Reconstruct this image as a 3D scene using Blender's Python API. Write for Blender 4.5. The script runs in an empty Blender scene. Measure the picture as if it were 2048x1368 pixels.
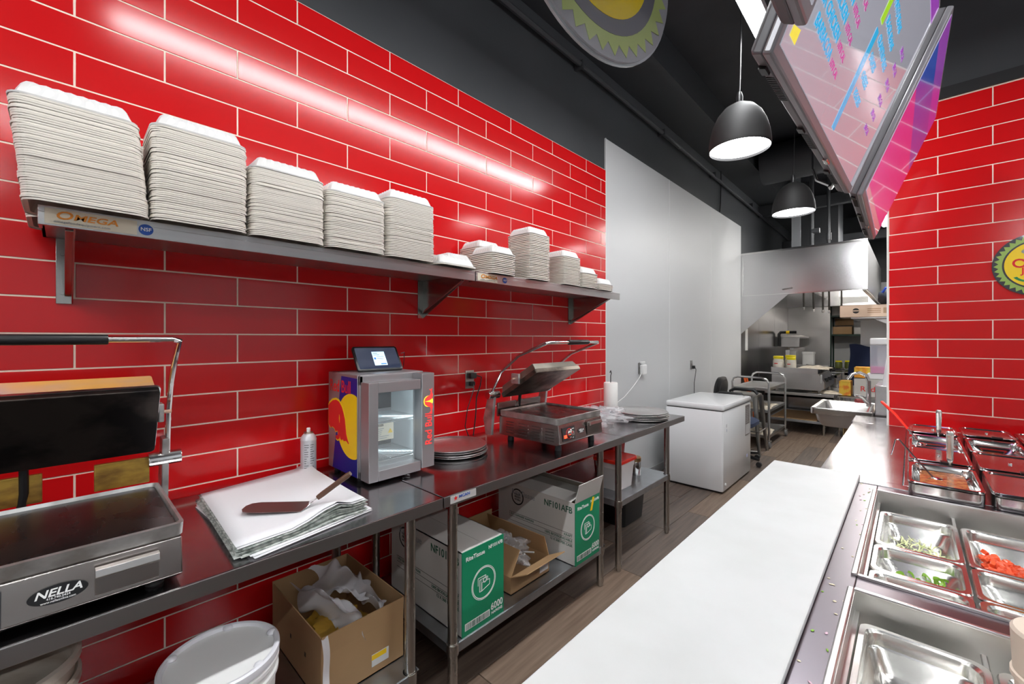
import bpy, bmesh, math, random
from mathutils import Matrix, Vector
random.seed(7)
S = bpy.context.scene
C = S.collection
PI = math.pi
TH = 0.75595
# ---------------------------------------------------------------- camera
cam = bpy.data.cameras.new('camera'); camo = bpy.data.objects.new('camera', cam); C.objects.link(camo)
camo.location = (2.0774, 0, 1.5); camo.rotation_euler = (PI/2, 0, TH)
cam.sensor_width = 36; cam.lens = 848.725/2048*36; cam.shift_y = -7.69/2048; cam.clip_start = 0.02
S.camera = camo
# ---------------------------------------------------------------- world, exposure
w = bpy.data.worlds.new('world'); S.world = w; w.use_nodes = True
w.node_tree.nodes['Background'].inputs[0].default_value = (0.85, 0.93, 1.0, 1)
w.node_tree.nodes['Background'].inputs[1].default_value = 0.5
S.view_settings.view_transform = 'Standard'; S.view_settings.look = 'None'
S.view_settings.gamma = 1; S.view_settings.use_curve_mapping = False
S.view_settings.exposure = 0.72
LED = 38.0      # ceiling strip emission
PEND = 10.0      # pendant emission
# ---------------------------------------------------------------- materials
MATS = {}
def mat(name, col=(0.8,0.8,0.8), rough=0.5, metal=0.0, coat=0.0, emit=0.0, ecol=None, alpha=1.0, trans=0.0, spec=0.5,
        noise=None, bump=None, ior=1.45, aniso=None):
    if name in MATS: return MATS[name]
    m = bpy.data.materials.new(name); m.use_nodes = True; MATS[name] = m
    nt = m.node_tree; b = nt.nodes['Principled BSDF']; I = b.inputs
    I['Base Color'].default_value = (*col, 1); I['Roughness'].default_value = rough; I['Metallic'].default_value = metal
    I['Coat Weight'].default_value = coat; I['Coat Roughness'].default_value = 0.04
    I['Specular IOR Level'].default_value = spec; I['IOR'].default_value = ior
    I['Alpha'].default_value = alpha; I['Transmission Weight'].default_value = trans
    if emit: I['Emission Color'].default_value = (*(ecol or col), 1); I['Emission Strength'].default_value = emit
    tc = None
    def coord(scale):
        nonlocal tc
        if tc is None: tc = nt.nodes.new('ShaderNodeTexCoord')
        mp = nt.nodes.new('ShaderNodeMapping'); mp.inputs['Scale'].default_value = scale
        nt.links.new(tc.outputs['Object'], mp.inputs['Vector']); return mp.outputs[0]
    if noise:   # (scale xyz, amount, second colour, detail)
        sc, lo, hi, col2 = noise[:4]
        n = nt.nodes.new('ShaderNodeTexNoise'); n.inputs['Scale'].default_value = 1; n.inputs['Detail'].default_value = 5
        nt.links.new(coord(sc), n.inputs['Vector'])
        r = nt.nodes.new('ShaderNodeValToRGB'); r.color_ramp.elements[0].position = lo; r.color_ramp.elements[1].position = hi
        r.color_ramp.elements[0].color = (*col, 1); r.color_ramp.elements[1].color = (*col2, 1)
        nt.links.new(n.outputs[0], r.inputs[0]); nt.links.new(r.outputs[0], I['Base Color'])
        if len(noise) > 4:
            r2 = nt.nodes.new('ShaderNodeMapRange'); r2.inputs[1].default_value = lo; r2.inputs[2].default_value = hi
            r2.inputs[3].default_value = rough; r2.inputs[4].default_value = noise[4]
            nt.links.new(n.outputs[0], r2.inputs[0]); nt.links.new(r2.outputs[0], I['Roughness'])
    if bump:    # (scale xyz, strength, distance)
        n = nt.nodes.new('ShaderNodeTexNoise'); n.inputs['Scale'].default_value = 1; n.inputs['Detail'].default_value = 3
        nt.links.new(coord(bump[0]), n.inputs['Vector'])
        bp = nt.nodes.new('ShaderNodeBump'); bp.inputs['Strength'].default_value = bump[1]; bp.inputs['Distance'].default_value = bump[2]
        nt.links.new(n.outputs[0], bp.inputs['Height']); nt.links.new(bp.outputs[0], I['Normal'])
    return m
RED = mat('red_tile', (0.58,0.007,0.009), 0.15, 0, 0.0, spec=0.5, bump=((1.2,1.6,2.5),0.035,0.01), noise=((1.3,1.3,1.3),0.35,0.7,(0.52,0.006,0.008)))
GROUT = mat('cream_grout', (0.86,0.74,0.62), 0.8)
BLACKP = mat('charcoal_paint', (0.034,0.037,0.041), 0.5, bump=((30,30,30),0.06,0.01), noise=((1.2,1.2,1.2),0.4,0.7,(0.042,0.045,0.05)))
CEILM = mat('ceiling_black', (0.014,0.015,0.018), 0.6, noise=((2,2,2),0.4,0.7,(0.022,0.023,0.027)))
FRP = mat('white_panel', (0.55,0.555,0.56), 0.42, bump=((140,140,140),0.12,0.004))
FRPT = mat('panel_trim', (0.70,0.70,0.70), 0.4)
STEEL = mat('stainless', (0.58,0.57,0.56), 0.28, 1, noise=((2,5,5),0.3,0.75,(0.62,0.61,0.60),0.33))
STEELV = mat('stainless_vertical', (0.58,0.58,0.58), 0.2, 1, noise=((3,3,1.2),0.3,0.75,(0.61,0.60,0.60),0.25))
STOP = mat('worktop_steel', (0.34,0.33,0.34), 0.14, 1, noise=((5,7,5),0.3,0.75,(0.42,0.41,0.42),0.24), bump=((60,3,60),0.01,0.0004))
POL = mat('polished_steel', (0.68,0.67,0.66), 0.13, 1)
PAN = mat('pan_steel', (0.68,0.67,0.64), 0.24, 1, bump=((25,25,25),0.03,0.003))
GALV = mat('galvanised', (0.42,0.45,0.48), 0.34, 1, noise=((14,14,14),0.35,0.65,(0.50,0.53,0.56),0.42))
LEGM = mat('leg_steel', (0.42,0.405,0.38), 0.24, 1, noise=((20,20,3),0.3,0.7,(0.52,0.50,0.47),0.32))
DARKST = mat('bracket_steel', (0.36,0.35,0.33), 0.25, 1)
ALU = mat('aluminium', (0.64,0.63,0.62), 0.3, 1, noise=((30,30,30),0.3,0.7,(0.72,0.71,0.70),0.4))
BLK = mat('black_plastic', (0.012,0.012,0.013), 0.35)
RUB = mat('black_rubber', (0.015,0.015,0.016), 0.6)
IRON = mat('cast_iron', (0.012,0.010,0.010), 0.22, 0.3, noise=((6,9,6),0.35,0.7,(0.020,0.016,0.015),0.34))
SOOT = mat('scorched_steel', (0.05,0.04,0.035), 0.4, 0.8, noise=((9,7,9),0.42,0.62,(0.014,0.012,0.012),0.5))
SOOT2 = mat('stained_plate', (0.24,0.20,0.16), 0.32, 0.9, noise=((7,6,8),0.4,0.62,(0.05,0.04,0.035),0.45))
HEATG = mat('heat_tinted_steel', (0.80,0.42,0.11), 0.4, 0.35, noise=((3,2.2,9),0.40,0.64,(0.42,0.36,0.46),0.35))
GOLDB = mat('grease_gold_steel', (0.60,0.38,0.07), 0.35, 0.4, noise=((12,9,20),0.45,0.68,(0.22,0.11,0.03),0.5))
CASTAL = mat('cast_aluminium_rim', (0.55,0.55,0.54), 0.38, 0.85, noise=((9,9,12),0.42,0.66,(0.30,0.28,0.26),0.5))
WPL = mat('white_plastic', (0.78,0.78,0.77), 0.35)
WENAM = mat('white_enamel', (0.78,0.79,0.80), 0.22, 0, 0.2)
LINE = mat('seal_grey', (0.10,0.10,0.10), 0.7)
BOARD = mat('cutting_board', (0.54,0.56,0.555), 0.45, noise=((5,5,5),0.45,0.72,(0.50,0.52,0.51)), bump=((60,60,60),0.03,0.002))
SHELL = mat('clamshell_pulp', (0.84,0.795,0.72), 0.6, bump=((150,150,150),0.05,0.002))
SHELLW = mat('clamshell_white', (0.66,0.655,0.64), 0.55)
CARD = mat('cardboard', (0.42,0.26,0.13), 0.75, noise=((3,3,3),0.35,0.7,(0.36,0.22,0.105)), bump=((4,4,120),0.06,0.002))
CARDD = mat('cardboard_cut_edge', (0.30,0.18,0.09), 0.8)
WCARD = mat('white_carton', (0.60,0.58,0.55), 0.6, noise=((3,3,3),0.35,0.7,(0.55,0.53,0.50)))
GREEN = mat('green_print', (0.008,0.235,0.11), 0.4)
GRINK = mat('green_ink', (0.02,0.10,0.06), 0.6)
INK = mat('black_ink', (0.02,0.02,0.02), 0.6)
WINK = mat('white_ink', (0.82,0.83,0.82), 0.5)
GINK = mat('grey_ink', (0.30,0.32,0.34), 0.6)
ORINK = mat('orange_ink', (0.75,0.26,0.02), 0.5)
BLINK = mat('blue_ink', (0.02,0.09,0.42), 0.5)
RDINK = mat('red_ink', (0.72,0.02,0.02), 0.45)
YELINK = mat('yellow_ink', (0.90,0.58,0.01), 0.4)
LABEL = mat('cream_label', (0.74,0.68,0.54), 0.5)
CLEAR = mat('clear_film', (0.85,0.85,0.87), 0.22, alpha=0.30, spec=0.8)
MILK = mat('milky_film', (0.74,0.73,0.76), 0.35, alpha=0.80)
GLASS = mat('clear_glass', (0.9,0.96,0.96), 0.03, alpha=0.12, spec=0.9)
# ---------------------------------------------------------------- mesh helpers
class MB:
    def __init__(s): s.v = []; s.f = []
    def add(s, vs, fs, M=None):
        o = len(s.v)
        s.v += [tuple(M @ Vector(p)) for p in vs] if M is not None else [tuple(p) for p in vs]
        s.f += [tuple(i+o for i in f) for f in fs]; return s
    def box(s, x0, y0, z0, x1, y1, z1, M=None):
        v = [(x0,y0,z0),(x1,y0,z0),(x1,y1,z0),(x0,y1,z0),(x0,y0,z1),(x1,y0,z1),(x1,y1,z1),(x0,y1,z1)]
        return s.add(v, [(0,3,2,1),(4,5,6,7),(0,1,5,4),(1,2,6,5),(2,3,7,6),(3,0,4,7)], M)
    def loft(s, loops, cap0=True, cap1=True, M=None, closed=True):
        n = len(loops[0]); v = [p for l in loops for p in l]; f = []
        for k in range(len(loops)-1):
            for i in range(n if closed else n-1):
                j = (i+1) % n
                f.append((k*n+i, k*n+j, (k+1)*n+j, (k+1)*n+i))
        if cap0: f.append(tuple(range(n-1,-1,-1)))
        if cap1: f.append(tuple(range((len(loops)-1)*n, len(loops)*n)))
        return s.add(v, f, M)
    def tube(s, pts, r, n=10, caps=True, M=None):
        P = [Vector(p) for p in pts]; R = r if isinstance(r, (list,tuple)) else [r]*len(P)
        t0 = (P[1]-P[0]).normalized(); up = Vector((0,0,1)) if abs(t0.z) < 0.9 else Vector((1,0,0))
        a = t0.cross(up).normalized(); loops = []
        for i, p in enumerate(P):
            if i == 0: t = t0
            elif i == len(P)-1: t = (P[i]-P[i-1]).normalized()
            else: t = ((P[i]-P[i-1]).normalized()+(P[i+1]-P[i]).normalized()).normalized()
            a = (a - t*a.dot(t)).normalized(); b = t.cross(a)
            loops.append([tuple(p + (a*math.cos(2*PI*k/n)+b*math.sin(2*PI*k/n))*R[i]) for k in range(n)])
        return s.loft(loops, caps, caps, M)
    def cyl(s, p0, p1, r0, r1=None, n=20, M=None): return s.tube([p0,p1], [r0, r0 if r1 is None else r1], n, True, M)
    def lathe(s, prof, c=(0,0,0), n=32, cap0=False, cap1=False, M=None):
        return s.loft([[(c[0]+r*math.cos(2*PI*k/n), c[1]+r*math.sin(2*PI*k/n), c[2]+z) for k in range(n)] for r, z in prof], cap0, cap1, M)
    def prism(s, poly, axis, a0, a1, M=None):
        def p3(p, a): return {'x':(a,p[0],p[1]), 'y':(p[0],a,p[1]), 'z':(p[0],p[1],a)}[axis]
        return s.loft([[p3(p,a0) for p in poly],[p3(p,a1) for p in poly]], True, True, M)
    def ball(s, c, r, n=12, m=8, M=None):
        rx, ry, rz = r if isinstance(r,(tuple,list)) else (r,r,r); L = []
        for i in range(m+1):
            a = -PI/2+PI*i/m; q = max(math.cos(a), 0.02)
            L.append([(c[0]+rx*q*math.cos(2*PI*k/n), c[1]+ry*q*math.sin(2*PI*k/n), c[2]+rz*math.sin(a)) for k in range(n)])
        return s.loft(L, True, True, M)
    def grid(s, fn, nu, nv, M=None):
        v = [fn(i/nu, j/nv) for j in range(nv+1) for i in range(nu+1)]
        f = [(j*(nu+1)+i, j*(nu+1)+i+1, (j+1)*(nu+1)+i+1, (j+1)*(nu+1)+i) for j in range(nv) for i in range(nu)]
        return s.add(v, f, M)
    def mesh(s, name, bevel=0, seg=2, smooth=35):
        me = bpy.data.meshes.new(name); me.from_pydata(s.v, [], s.f); nf = ()
        bm = bmesh.new(); bm.from_mesh(me)
        bmesh.ops.recalc_face_normals(bm, faces=bm.faces[:])
        if bevel:
            es = [e for e in bm.edges if len(e.link_faces) == 2 and e.calc_face_angle(0) > 0.6]
            new = bmesh.ops.bevel(bm, geom=es, offset=bevel, segments=seg, profile=0.5, affect='EDGES', clamp_overlap=True)['faces']
            pass
        flags = [min(e.calc_length() for e in f.edges) < bevel*1.3 for f in bm.faces] if bevel else None
        bm.to_mesh(me); bm.free()
        if smooth:
            me.set_sharp_from_angle(angle=math.radians(smooth)); me.polygons.foreach_set('use_smooth', flags or [True]*len(me.polygons))
        me.update(); return me
    def build(s, name, m, parent=None, loc=None, rot=None, bevel=0, seg=2, smooth=35, solid=0, label=None):
        me = s.mesh(name, bevel, seg, smooth); me.materials.append(m)
        o = bpy.data.objects.new(name, me); C.objects.link(o)
        if parent: o.parent = parent
        if loc: o.location = loc
        if rot: o.rotation_euler = rot
        if solid:
            md = o.modifiers.new('solid','SOLIDIFY'); md.thickness = solid; md.offset = 0
        if label: o['label'] = label
        return o
def B(): return MB()
def tag(o, label=None, cat=None, group=None, kind=None):
    if label: o['label'] = label
    if cat: o['category'] = cat
    if group: o['group'] = group
    if kind: o['kind'] = kind
    return o
def T(name, label, cat, loc=(0,0,0), rz=0, group=None):
    o = bpy.data.objects.new(name, None); C.objects.link(o); o.empty_display_size = 0.05
    o.location = loc; o.rotation_euler = (0,0,rz); return tag(o, label, cat, group)
def struct(o): o['kind'] = 'structure'; return o
def copy_tree(o, parent=None):
    c = o.copy(); C.objects.link(c); c.parent = parent
    for ch in list(o.children): copy_tree(ch, c)
    return c
def inst(me, name, parent=None, loc=(0,0,0), rot=(0,0,0), scale=None):
    o = bpy.data.objects.new(name, me); C.objects.link(o); o.parent = parent; o.location = loc; o.rotation_euler = rot
    if scale: o.scale = scale
    return o
def frame(o, r, u):
    r = Vector(r).normalized(); u = Vector(u); u = (u - r*u.dot(r)).normalized(); n = r.cross(u)
    M = Matrix(((r.x,u.x,n.x,o[0]),(r.y,u.y,n.y,o[1]),(r.z,u.z,n.z,o[2]),(0,0,0,1))); return M
def text(s, m, parent, o, r, u, size, align='LEFT', name='lettering', sx=1.0, bold=0.0, ext=0.0004, shear=0.0):
    cu = bpy.data.curves.new('t', 'FONT'); cu.body = s; cu.size = size; cu.align_x = align; cu.align_y = 'CENTER'
    cu.extrude = ext; cu.offset = bold*size; cu.shear = shear; cu.resolution_u = 3
    t = bpy.data.objects.new('t', cu); C.objects.link(t)
    dg = bpy.context.evaluated_depsgraph_get(); me = bpy.data.meshes.new_from_object(t.evaluated_get(dg))
    bpy.data.objects.remove(t); bpy.data.curves.remove(cu)
    me.transform(frame(o, r, u) @ Matrix.Diagonal((sx,1,1,1)))
    me.materials.clear(); me.materials.append(m); me.name = name
    ob = bpy.data.objects.new(name, me); C.objects.link(ob); ob.parent = parent; return ob
def flat(poly, m, parent, o, r, u, name='print', th=0.0006):
    """a thin printed shape: 2D outline in the frame (o; r right, u up)"""
    return B().prism(poly, 'z', 0, th, frame(o, r, u)).build(name, m, parent, smooth=0)
def circ(r, n=32, c=(0,0), sy=1): return [(c[0]+r*math.cos(2*PI*k/n), c[1]+r*sy*math.sin(2*PI*k/n)) for k in range(n)]
def ring(r0, r1, m, parent, o, r, u, name='ring', n=40, sy=1, th=0.0006):
    b = B(); L = lambda q, z: [(q*math.cos(2*PI*k/n), q*sy*math.sin(2*PI*k/n), z) for k in range(n)]
    b.loft([L(r0,0),L(r0,th),L(r1,th),L(r1,0),L(r0,0)], False, False, frame(o,r,u)); return b.build(name, m, parent, smooth=0)
def rrect(w, h, r, seg=4, c=(0,0), z=0):
    out = []
    for cx, cy, a0 in ((w/2-r,h/2-r,0),(-w/2+r,h/2-r,PI/2),(-w/2+r,-h/2+r,PI),(w/2-r,-h/2+r,3*PI/2)):
        for k in range(seg+1):
            a = a0+PI/2*k/seg; out.append((c[0]+cx+r*math.cos(a), c[1]+cy+r*math.sin(a), z))
    return out
def rect(x0, y0, x1, y1): return [(x0,y0),(x1,y0),(x1,y1),(x0,y1)]
X_, Y_, Z_ = (1,0,0), (0,1,0), (0,0,1)
# ================================================================= the setting
RAIL = 12.6
WOODS = []
for i, (a, b_) in enumerate((((0.115,0.075,0.055),(0.19,0.135,0.10)), ((0.085,0.06,0.048),(0.15,0.11,0.085)), ((0.15,0.10,0.072),(0.23,0.17,0.125)), ((0.10,0.078,0.066),(0.165,0.125,0.10)))):
    WOODS.append(mat('wood_plank_%s' % 'abcd'[i], a, 0.45, noise=((38,2.2,5),0.36,0.66,b_), bump=((80,4,20),0.08,0.002)))
fl = B().box(-0.2,-5,-0.1,7.5,RAIL+0.2,-0.006).build('floor', mat('floor_base', (0.06,0.045,0.035), 0.6), smooth=0); struct(fl)
PL = [B().box(0,0,-0.006,0.176,1.216,0).mesh('plank', 0.0012, 1, 0) for _ in WOODS]
for me, m in zip(PL, WOODS): me.materials.append(m)
for ci in range(30):
    x = -0.05 + ci*0.179; off = (ci*0.47) % 1.22
    near = x < 2.3
    for k in range(-1, 12):
        y = k*1.22 + off - 0.6
        if y > RAIL or (not near and (k < 6 or ci > 18)): continue
        inst(random.choice(PL), 'plank', fl, (x, y, 0))
# --- wall_left : charcoal painted wall that carries the tiles and panels
wl = B().box(-0.2,-5,-0.1,-0.012,RAIL+0.2,4.3).build('wall_left', BLACKP, smooth=0); struct(wl)
B().box(-0.012,-1.6,0,0.0012,3.473,3.065).build('grout_bed', GROUT, wl, smooth=0)
H = 0.12; G = 0.0058
def tile_mesh(w, h):
    me = B().box(0,0,0,0.011,w-G,h-G).mesh('tile', 0.0011, 2); me.materials.append(RED); return me
TM = {}
def tile(parent, a0, a1, z0, z1, place):
    key = (round(a1-a0,3), round(z1-z0,3))
    if key[0] < 0.02 or key[1] < 0.02: return
    if key not in TM: TM[key] = tile_mesh(*key)
    place(TM[key], a0+G/2, z0+G/2)
Z0 = 1.5159; J0 = 0.0295
for k in range(-14, 14):     # k = index of the row's top joint line, counted downwards
    zt = min(Z0 - k*H, 3.065); zb = max(Z0 - (k+1)*H, 0.0)
    if zt <= zb: continue
    off = J0 if k % 2 == 0 else J0+0.24
    for i in range(-4, 9):
        a0, a1 = max(off+i*0.48, -1.6), min(off+(i+1)*0.48, 3.473)
        if a1 > a0+0.02: tile(wl, a0, a1, zb, zt, lambda me, a, z: inst(me, 'tile', wl, (-0.008, a, z), (random.uniform(-.0006,.0006),random.uniform(-.0012,.0012),random.uniform(-.0009,.0009))))
for y0, y1 in ((3.478,4.9),(4.9,6.33),(6.33,7.775)):
    B().box(-0.012,y0+0.004,0.0,0.0,y1-0.004,3.362).build('wall_panel', FRP, wl, bevel=0.001, smooth=0)
for y in (4.9, 6.33):
    B().box(-0.012,y-0.006,0,0.0025,y+0.006,3.36).build('seam_trim', FRPT, wl, bevel=0.001, smooth=0)
B().box(-0.012,3.4735,0,0.003,3.482,3.365).build('edge_trim', FRPT, wl, smooth=0)
for y0, y1 in ((7.78,8.9),(8.9,10.15),(10.15,11.45)):
    B().box(-0.012,y0+0.003,0.0,0.0,y1-0.003,2.9).build('steel_panel', STEELV, wl, bevel=0.001, smooth=0)
bb = B().box(0.0,3.48,0,0.012,7.775,0.09).build('baseboard_left', mat('grey_base', (0.35,0.35,0.35), 0.5), bevel=0.002); struct(bb)
# --- wall_right : tiled return wall facing the counter
wr = B().box(1.957,3.955,-0.1,7.5,4.15,4.3).build('wall_right', BLACKP, smooth=0); struct(wr)
B().box(1.957,3.9428,0.0,5.0,3.955,3.06).build('grout_bed', GROUT, wr, smooth=0)
B().box(1.949,3.936,0.0,1.9575,4.155,3.075).build('corner_trim', mat('white_trim',(0.75,0.74,0.71),0.4), wr, smooth=0)
B().box(1.955,3.93,3.06,5.0,3.955,3.13).build('top_trim', mat('black_trim',(0.01,0.01,0.011),0.5), wr, smooth=0)
ZR = 1.4931
for k in range(-13, 13):
    zt = min(ZR-k*H, 3.06); zb = max(ZR-(k+1)*H, 0.6)
    if zt <= zb: continue
    off = 2.200 if k % 2 == 0 else 2.440
    for i in range(-2, 6):
        a0, a1 = max(off+(i-1)*0.48, 1.958), min(off+i*0.48, 4.6)
        if a1 > a0+0.02: tile(wr, a0, a1, zb, zt, lambda me, a, z: inst(me, 'tile', wr, (a, 3.952, z), (random.uniform(-.0012,.0012),random.uniform(-.0006,.0006),-PI/2+random.uniform(-.0012,.0012))))
# --- far kitchen wall, ceiling, the rest of the room behind the camera
wb = B().box(-0.2,RAIL,-0.1,2.2,RAIL+0.2,4.3).build('wall_back', mat('kitchen_white',(0.62,0.63,0.64),0.4), smooth=0); struct(wb)
for i in range(3):
    B().box(i*0.7+0.01,RAIL-0.01,0,i*0.7+0.69,RAIL,2.75).build('wall_panel', FRP, wb, bevel=0.001, smooth=0)
B().box(0,RAIL-0.012,2.75,2.2,RAIL,4.3).build('painted_upper', BLACKP, wb, smooth=0)
B().box(0.0,11.46,0.9,0.78,11.475,2.3).build('steel_panel', STEEL, wb, smooth=0)
wk = B().box(2.0,4.15,-0.1,2.15,RAIL,4.3).build('wall_kitchen', mat('kitchen_white',), smooth=0); struct(wk)
ce = B().box(-0.2,-5.2,4.3,7.6,RAIL+0.2,4.5).build('ceiling', CEILM, smooth=0); struct(ce)
sw = B().box(7.5,-5.2,-0.1,7.7,4.15,0.9).box(7.5,-5.2,3.0,7.7,4.15,4.3)
for y in (-5.2,-2.2,0.8,3.8): sw.box(7.5,y,0.9,7.7,y+0.25,3.0)
struct(sw.build('wall_front', mat('front_wall_paint',(0.45,0.44,0.42),0.6), smooth=0))
struct(B().box(-0.2,-5.2,-0.1,7.6,-5.0,4.3).build('wall_rear', mat('rear_wall_paint',(0.50,0.49,0.47),0.6), smooth=0))
for n, y in enumerate((-4.95,-1.95,1.05), 1):
    wn = B().box(7.58,y,0.9,7.62,y+0.06,3.0).box(7.58,y+2.69,0.9,7.62,y+2.75,3.0).box(7.58,y,0.9,7.62,y+2.75,0.96).box(7.58,y,2.94,7.62,y+2.75,3.0).build('window_%d' % n, BLK, smooth=0); struct(wn)
    B().box(7.598,y+0.06,0.96,7.602,y+2.69,2.94).build('pane', GLASS, wn, smooth=0)
# overhead services in the dark ceiling void
DUCTM = mat('dark_duct', (0.035,0.037,0.041), 0.5, 0.2)
def svc(name, label, cat, mb, m=DUCTM, group=None, bevel=0.0):
    o = mb.build(name, m, bevel=bevel); return tag(o, label, cat, group)
svc('ceiling_beam', 'dark boxed beam running along the wall below the black ceiling', 'beam', B().box(-0.01,-3,3.98,0.42,RAIL,4.3))
b = B().tube([(0.045,-2,3.82),(0.045,4.2,3.80),(0.045,RAIL-0.05,3.72)],0.022,10)
cd = T('conduit', 'thin black conduit clipped along the charcoal wall above the tiles', 'conduit')
b.build('pipe', DUCTM, cd)
for y in (1.2,3.0,4.62,6.3,8.2): B().box(-0.011,y-0.015,3.77,0.075,y+0.015,3.835).build('clip', DUCTM, cd, bevel=0.004)
B().tube([(0.03,4.6,3.79),(0.09,4.75,3.74),(0.09,5.0,3.74),(0.03,5.1,3.79)],0.008,8).build('tied_wire', BLK, cd)
cd2 = T('cable_drop', 'black cable dropping down the charcoal wall behind the first pendant lamp', 'cable')
B().tube([(0.0,6.7,4.28),(0.012,6.72,3.9),(0.01,6.7,3.5),(0.0,6.7,3.37)],0.009,8).build('wire', BLK, cd2)
svc('round_duct', 'wide round black duct crossing under the ceiling behind the pendant lamps', 'duct', B().lathe([(0.27,-0.72),(0.27,0.40)],(0,0,0),32,True,True,Matrix.Translation((1.2,7.1,4.029)) @ Matrix.Rotation(PI/2,4,'Y')))
ex = T('exhaust_duct', 'tall square black exhaust duct rising from the cooker hood', 'duct')
B().box(0.5,9.2,2.93,1.15,9.9,4.29).build('riser', DUCTM, ex)
B().box(0.46,9.16,2.93,1.19,9.94,2.98).build('flange', DUCTM, ex)
svc('hanging_strap', 'flat grey metal strap hanging down to the top of the cooker hood', 'strap', B().box(0.70,7.86,2.93,0.82,7.875,4.29), mat('strap_grey',(0.16,0.17,0.18),0.45,0.3))
svc('sprinkler_pipe', 'thin dark sprinkler pipe rising from the cooker hood beside the grey strap', 'pipe', B().tube([(0.95,7.95,2.93),(0.95,7.95,3.9),(0.95,7.95,4.28)],0.028,10).tube([(0.95,7.95,3.15),(1.05,7.95,3.15)],0.04,10))
svc('sprinkler_pipe', 'dark pipe with coupling rising from the hood top nearer the screens', 'pipe', B().tube([(1.12,8.3,2.93),(1.12,8.3,4.28)],0.022,10).tube([(1.12,8.3,3.05),(1.12,8.3,3.16)],0.036,10))
svc('cross_beam', 'dark steel cross beam under the ceiling over the cooker hood', 'beam', B().box(-0.01,8.9,3.75,2.0,9.0,3.95), bevel=0.01)
svc('cross_beam', 'dark beam under the ceiling near the white back wall', 'beam', B().box(-0.01,10.9,3.45,2.0,11.0,3.62), bevel=0.01)
sp = T('fire_nozzle', 'small bright metal nozzle on a bent pipe above the cooker hood', 'nozzle')
B().tube([(1.18,6.4,3.6),(1.22,6.4,3.45),(1.34,6.4,3.36)],0.016,8).build('pipe', POL, sp); B().lathe([(0.012,0.05),(0.03,0.02),(0.03,0.0),(0.012,-0.03)],(1.36,6.4,3.33),12,True,True).build('head', POL, sp)
B().tube([(1.18,6.4,3.6),(1.18,6.4,4.29)],0.012,8).build('hanger', DUCTM, sp)
bt = T('bolt_fixing', 'thin dark bar with a hook hanging under the ceiling beside the menu screens', 'fixing')
B().tube([(1.56,5.1,4.29),(1.56,5.1,3.42)],0.014,8).build('bar', DUCTM, bt); B().tube([(1.56,5.1,3.42),(1.56,5.1,3.36),(1.58,5.1,3.34)],0.006,6).build('hook', POL, bt)
# --- lamps
EM = mat('led_diffuser', (1,1,1), 0.5, emit=LED, ecol=(0.97,0.985,1.0))
HOUS = mat('lamp_housing', (0.5,0.5,0.5), 0.4)
def strip(x, y0, y1, z, label, wd=0.105):
    t = T('linear_lamp', label, 'lamp', (x,(y0+y1)/2,z)); L = (y1-y0)/2
    B().box(-wd/2,-L,0,wd/2,L,0.05).build('housing', HOUS, t, bevel=0.004)
    B().box(-wd/2+0.004,-L+0.01,-0.012,wd/2-0.004,L-0.01,0.0).build('diffuser', EM, t, bevel=0.004)
    for s in (-0.8,0.8): B().tube([(0,L*s,0.05),(0,L*s,4.29-z)],0.002,6).build('hanger_wire', POL, t)
strip(1.40, 0.2, 4.2, 3.42, 'long white linear lamp hanging beside the menu screens over the counter')
strip(1.40, -4.0, -0.4, 3.42, 'long linear lamp in line with the counter lamp, towards the rear wall')
for x, wx in ((3.6,'over the queue side of the counter'),(5.6,'over the tables near the front windows')):
    for y, wy in ((-3.6,'by the rear wall'),(-0.6,'between two others'),(2.0,'by the tiled return wall')): strip(x, y-0.9, y+0.9, 3.42, 'linear lamp %s, %s' % (wx, wy))
EM2 = mat('added_kitchen_tube', (1,1,1), 0.5, emit=LED*1.4, ecol=(1.0,0.98,0.94))
for y, wh in ((7.3,'cooker hood end'), (9.6,'fryer aisle')):  # unseen fill lamps, added to brighten the kitchen
    t = T('added_kitchen_lamp', 'added white fill lamp under the kitchen ceiling over the %s' % wh, 'lamp', (1.80,y,3.5))
    B().box(-0.12,-0.5,0,0.12,0.5,0.06).build('housing', HOUS, t, bevel=0.004); B().box(-0.1,-0.48,-0.012,0.1,0.48,0).build('diffuser', EM2, t)
    B().tube([(0,0,0.06),(0,0,4.29-t.location.z)],0.01,8).build('stem', DUCTM, t)
def pendant(x, y, z, label):
    t = T('pendant_lamp', label, 'lamp', (x,y,z), 0, 'black dome pendants over the aisle')
    pr = [(0.178,0),(0.177,0.03),(0.170,0.09),(0.155,0.15),(0.128,0.21),(0.09,0.255),(0.045,0.282),(0.016,0.29)]
    b = B().lathe(pr + [(r*0.985-0.002,h_-0.004) for r, h_ in reversed(pr)],(0,0,0),48)
    b.build('shade', mat('shade_black',(0.010,0.0095,0.0095),0.65), t)
    B().lathe([(0.002,0.012),(0.10,0.012),(0.172,0.012),(0.172,0.018),(0.002,0.018)],(0,0,0),48,True,True).build('diffuser', mat('pendant_glow',(1,1,1),0.5,emit=PEND,ecol=(0.95,0.97,1.0)), t)
    B().lathe([(0.018,0.285),(0.02,0.33),(0.012,0.36)],(0,0,0),16,True,True).build('cap', BLK, t)
    B().tube([(0,0,0.35),(0.01,0,0.7),(0,0,4.29-z)],0.004,6).build('cord', BLK, t)
pendant(1.28, 2.95, 2.70, 'black dome pendant lamp lit white, hanging nearer the menu screens')
pendant(1.25, 4.80, 2.70, 'black dome pendant lamp lit white, hanging nearer the cooker hood')
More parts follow.
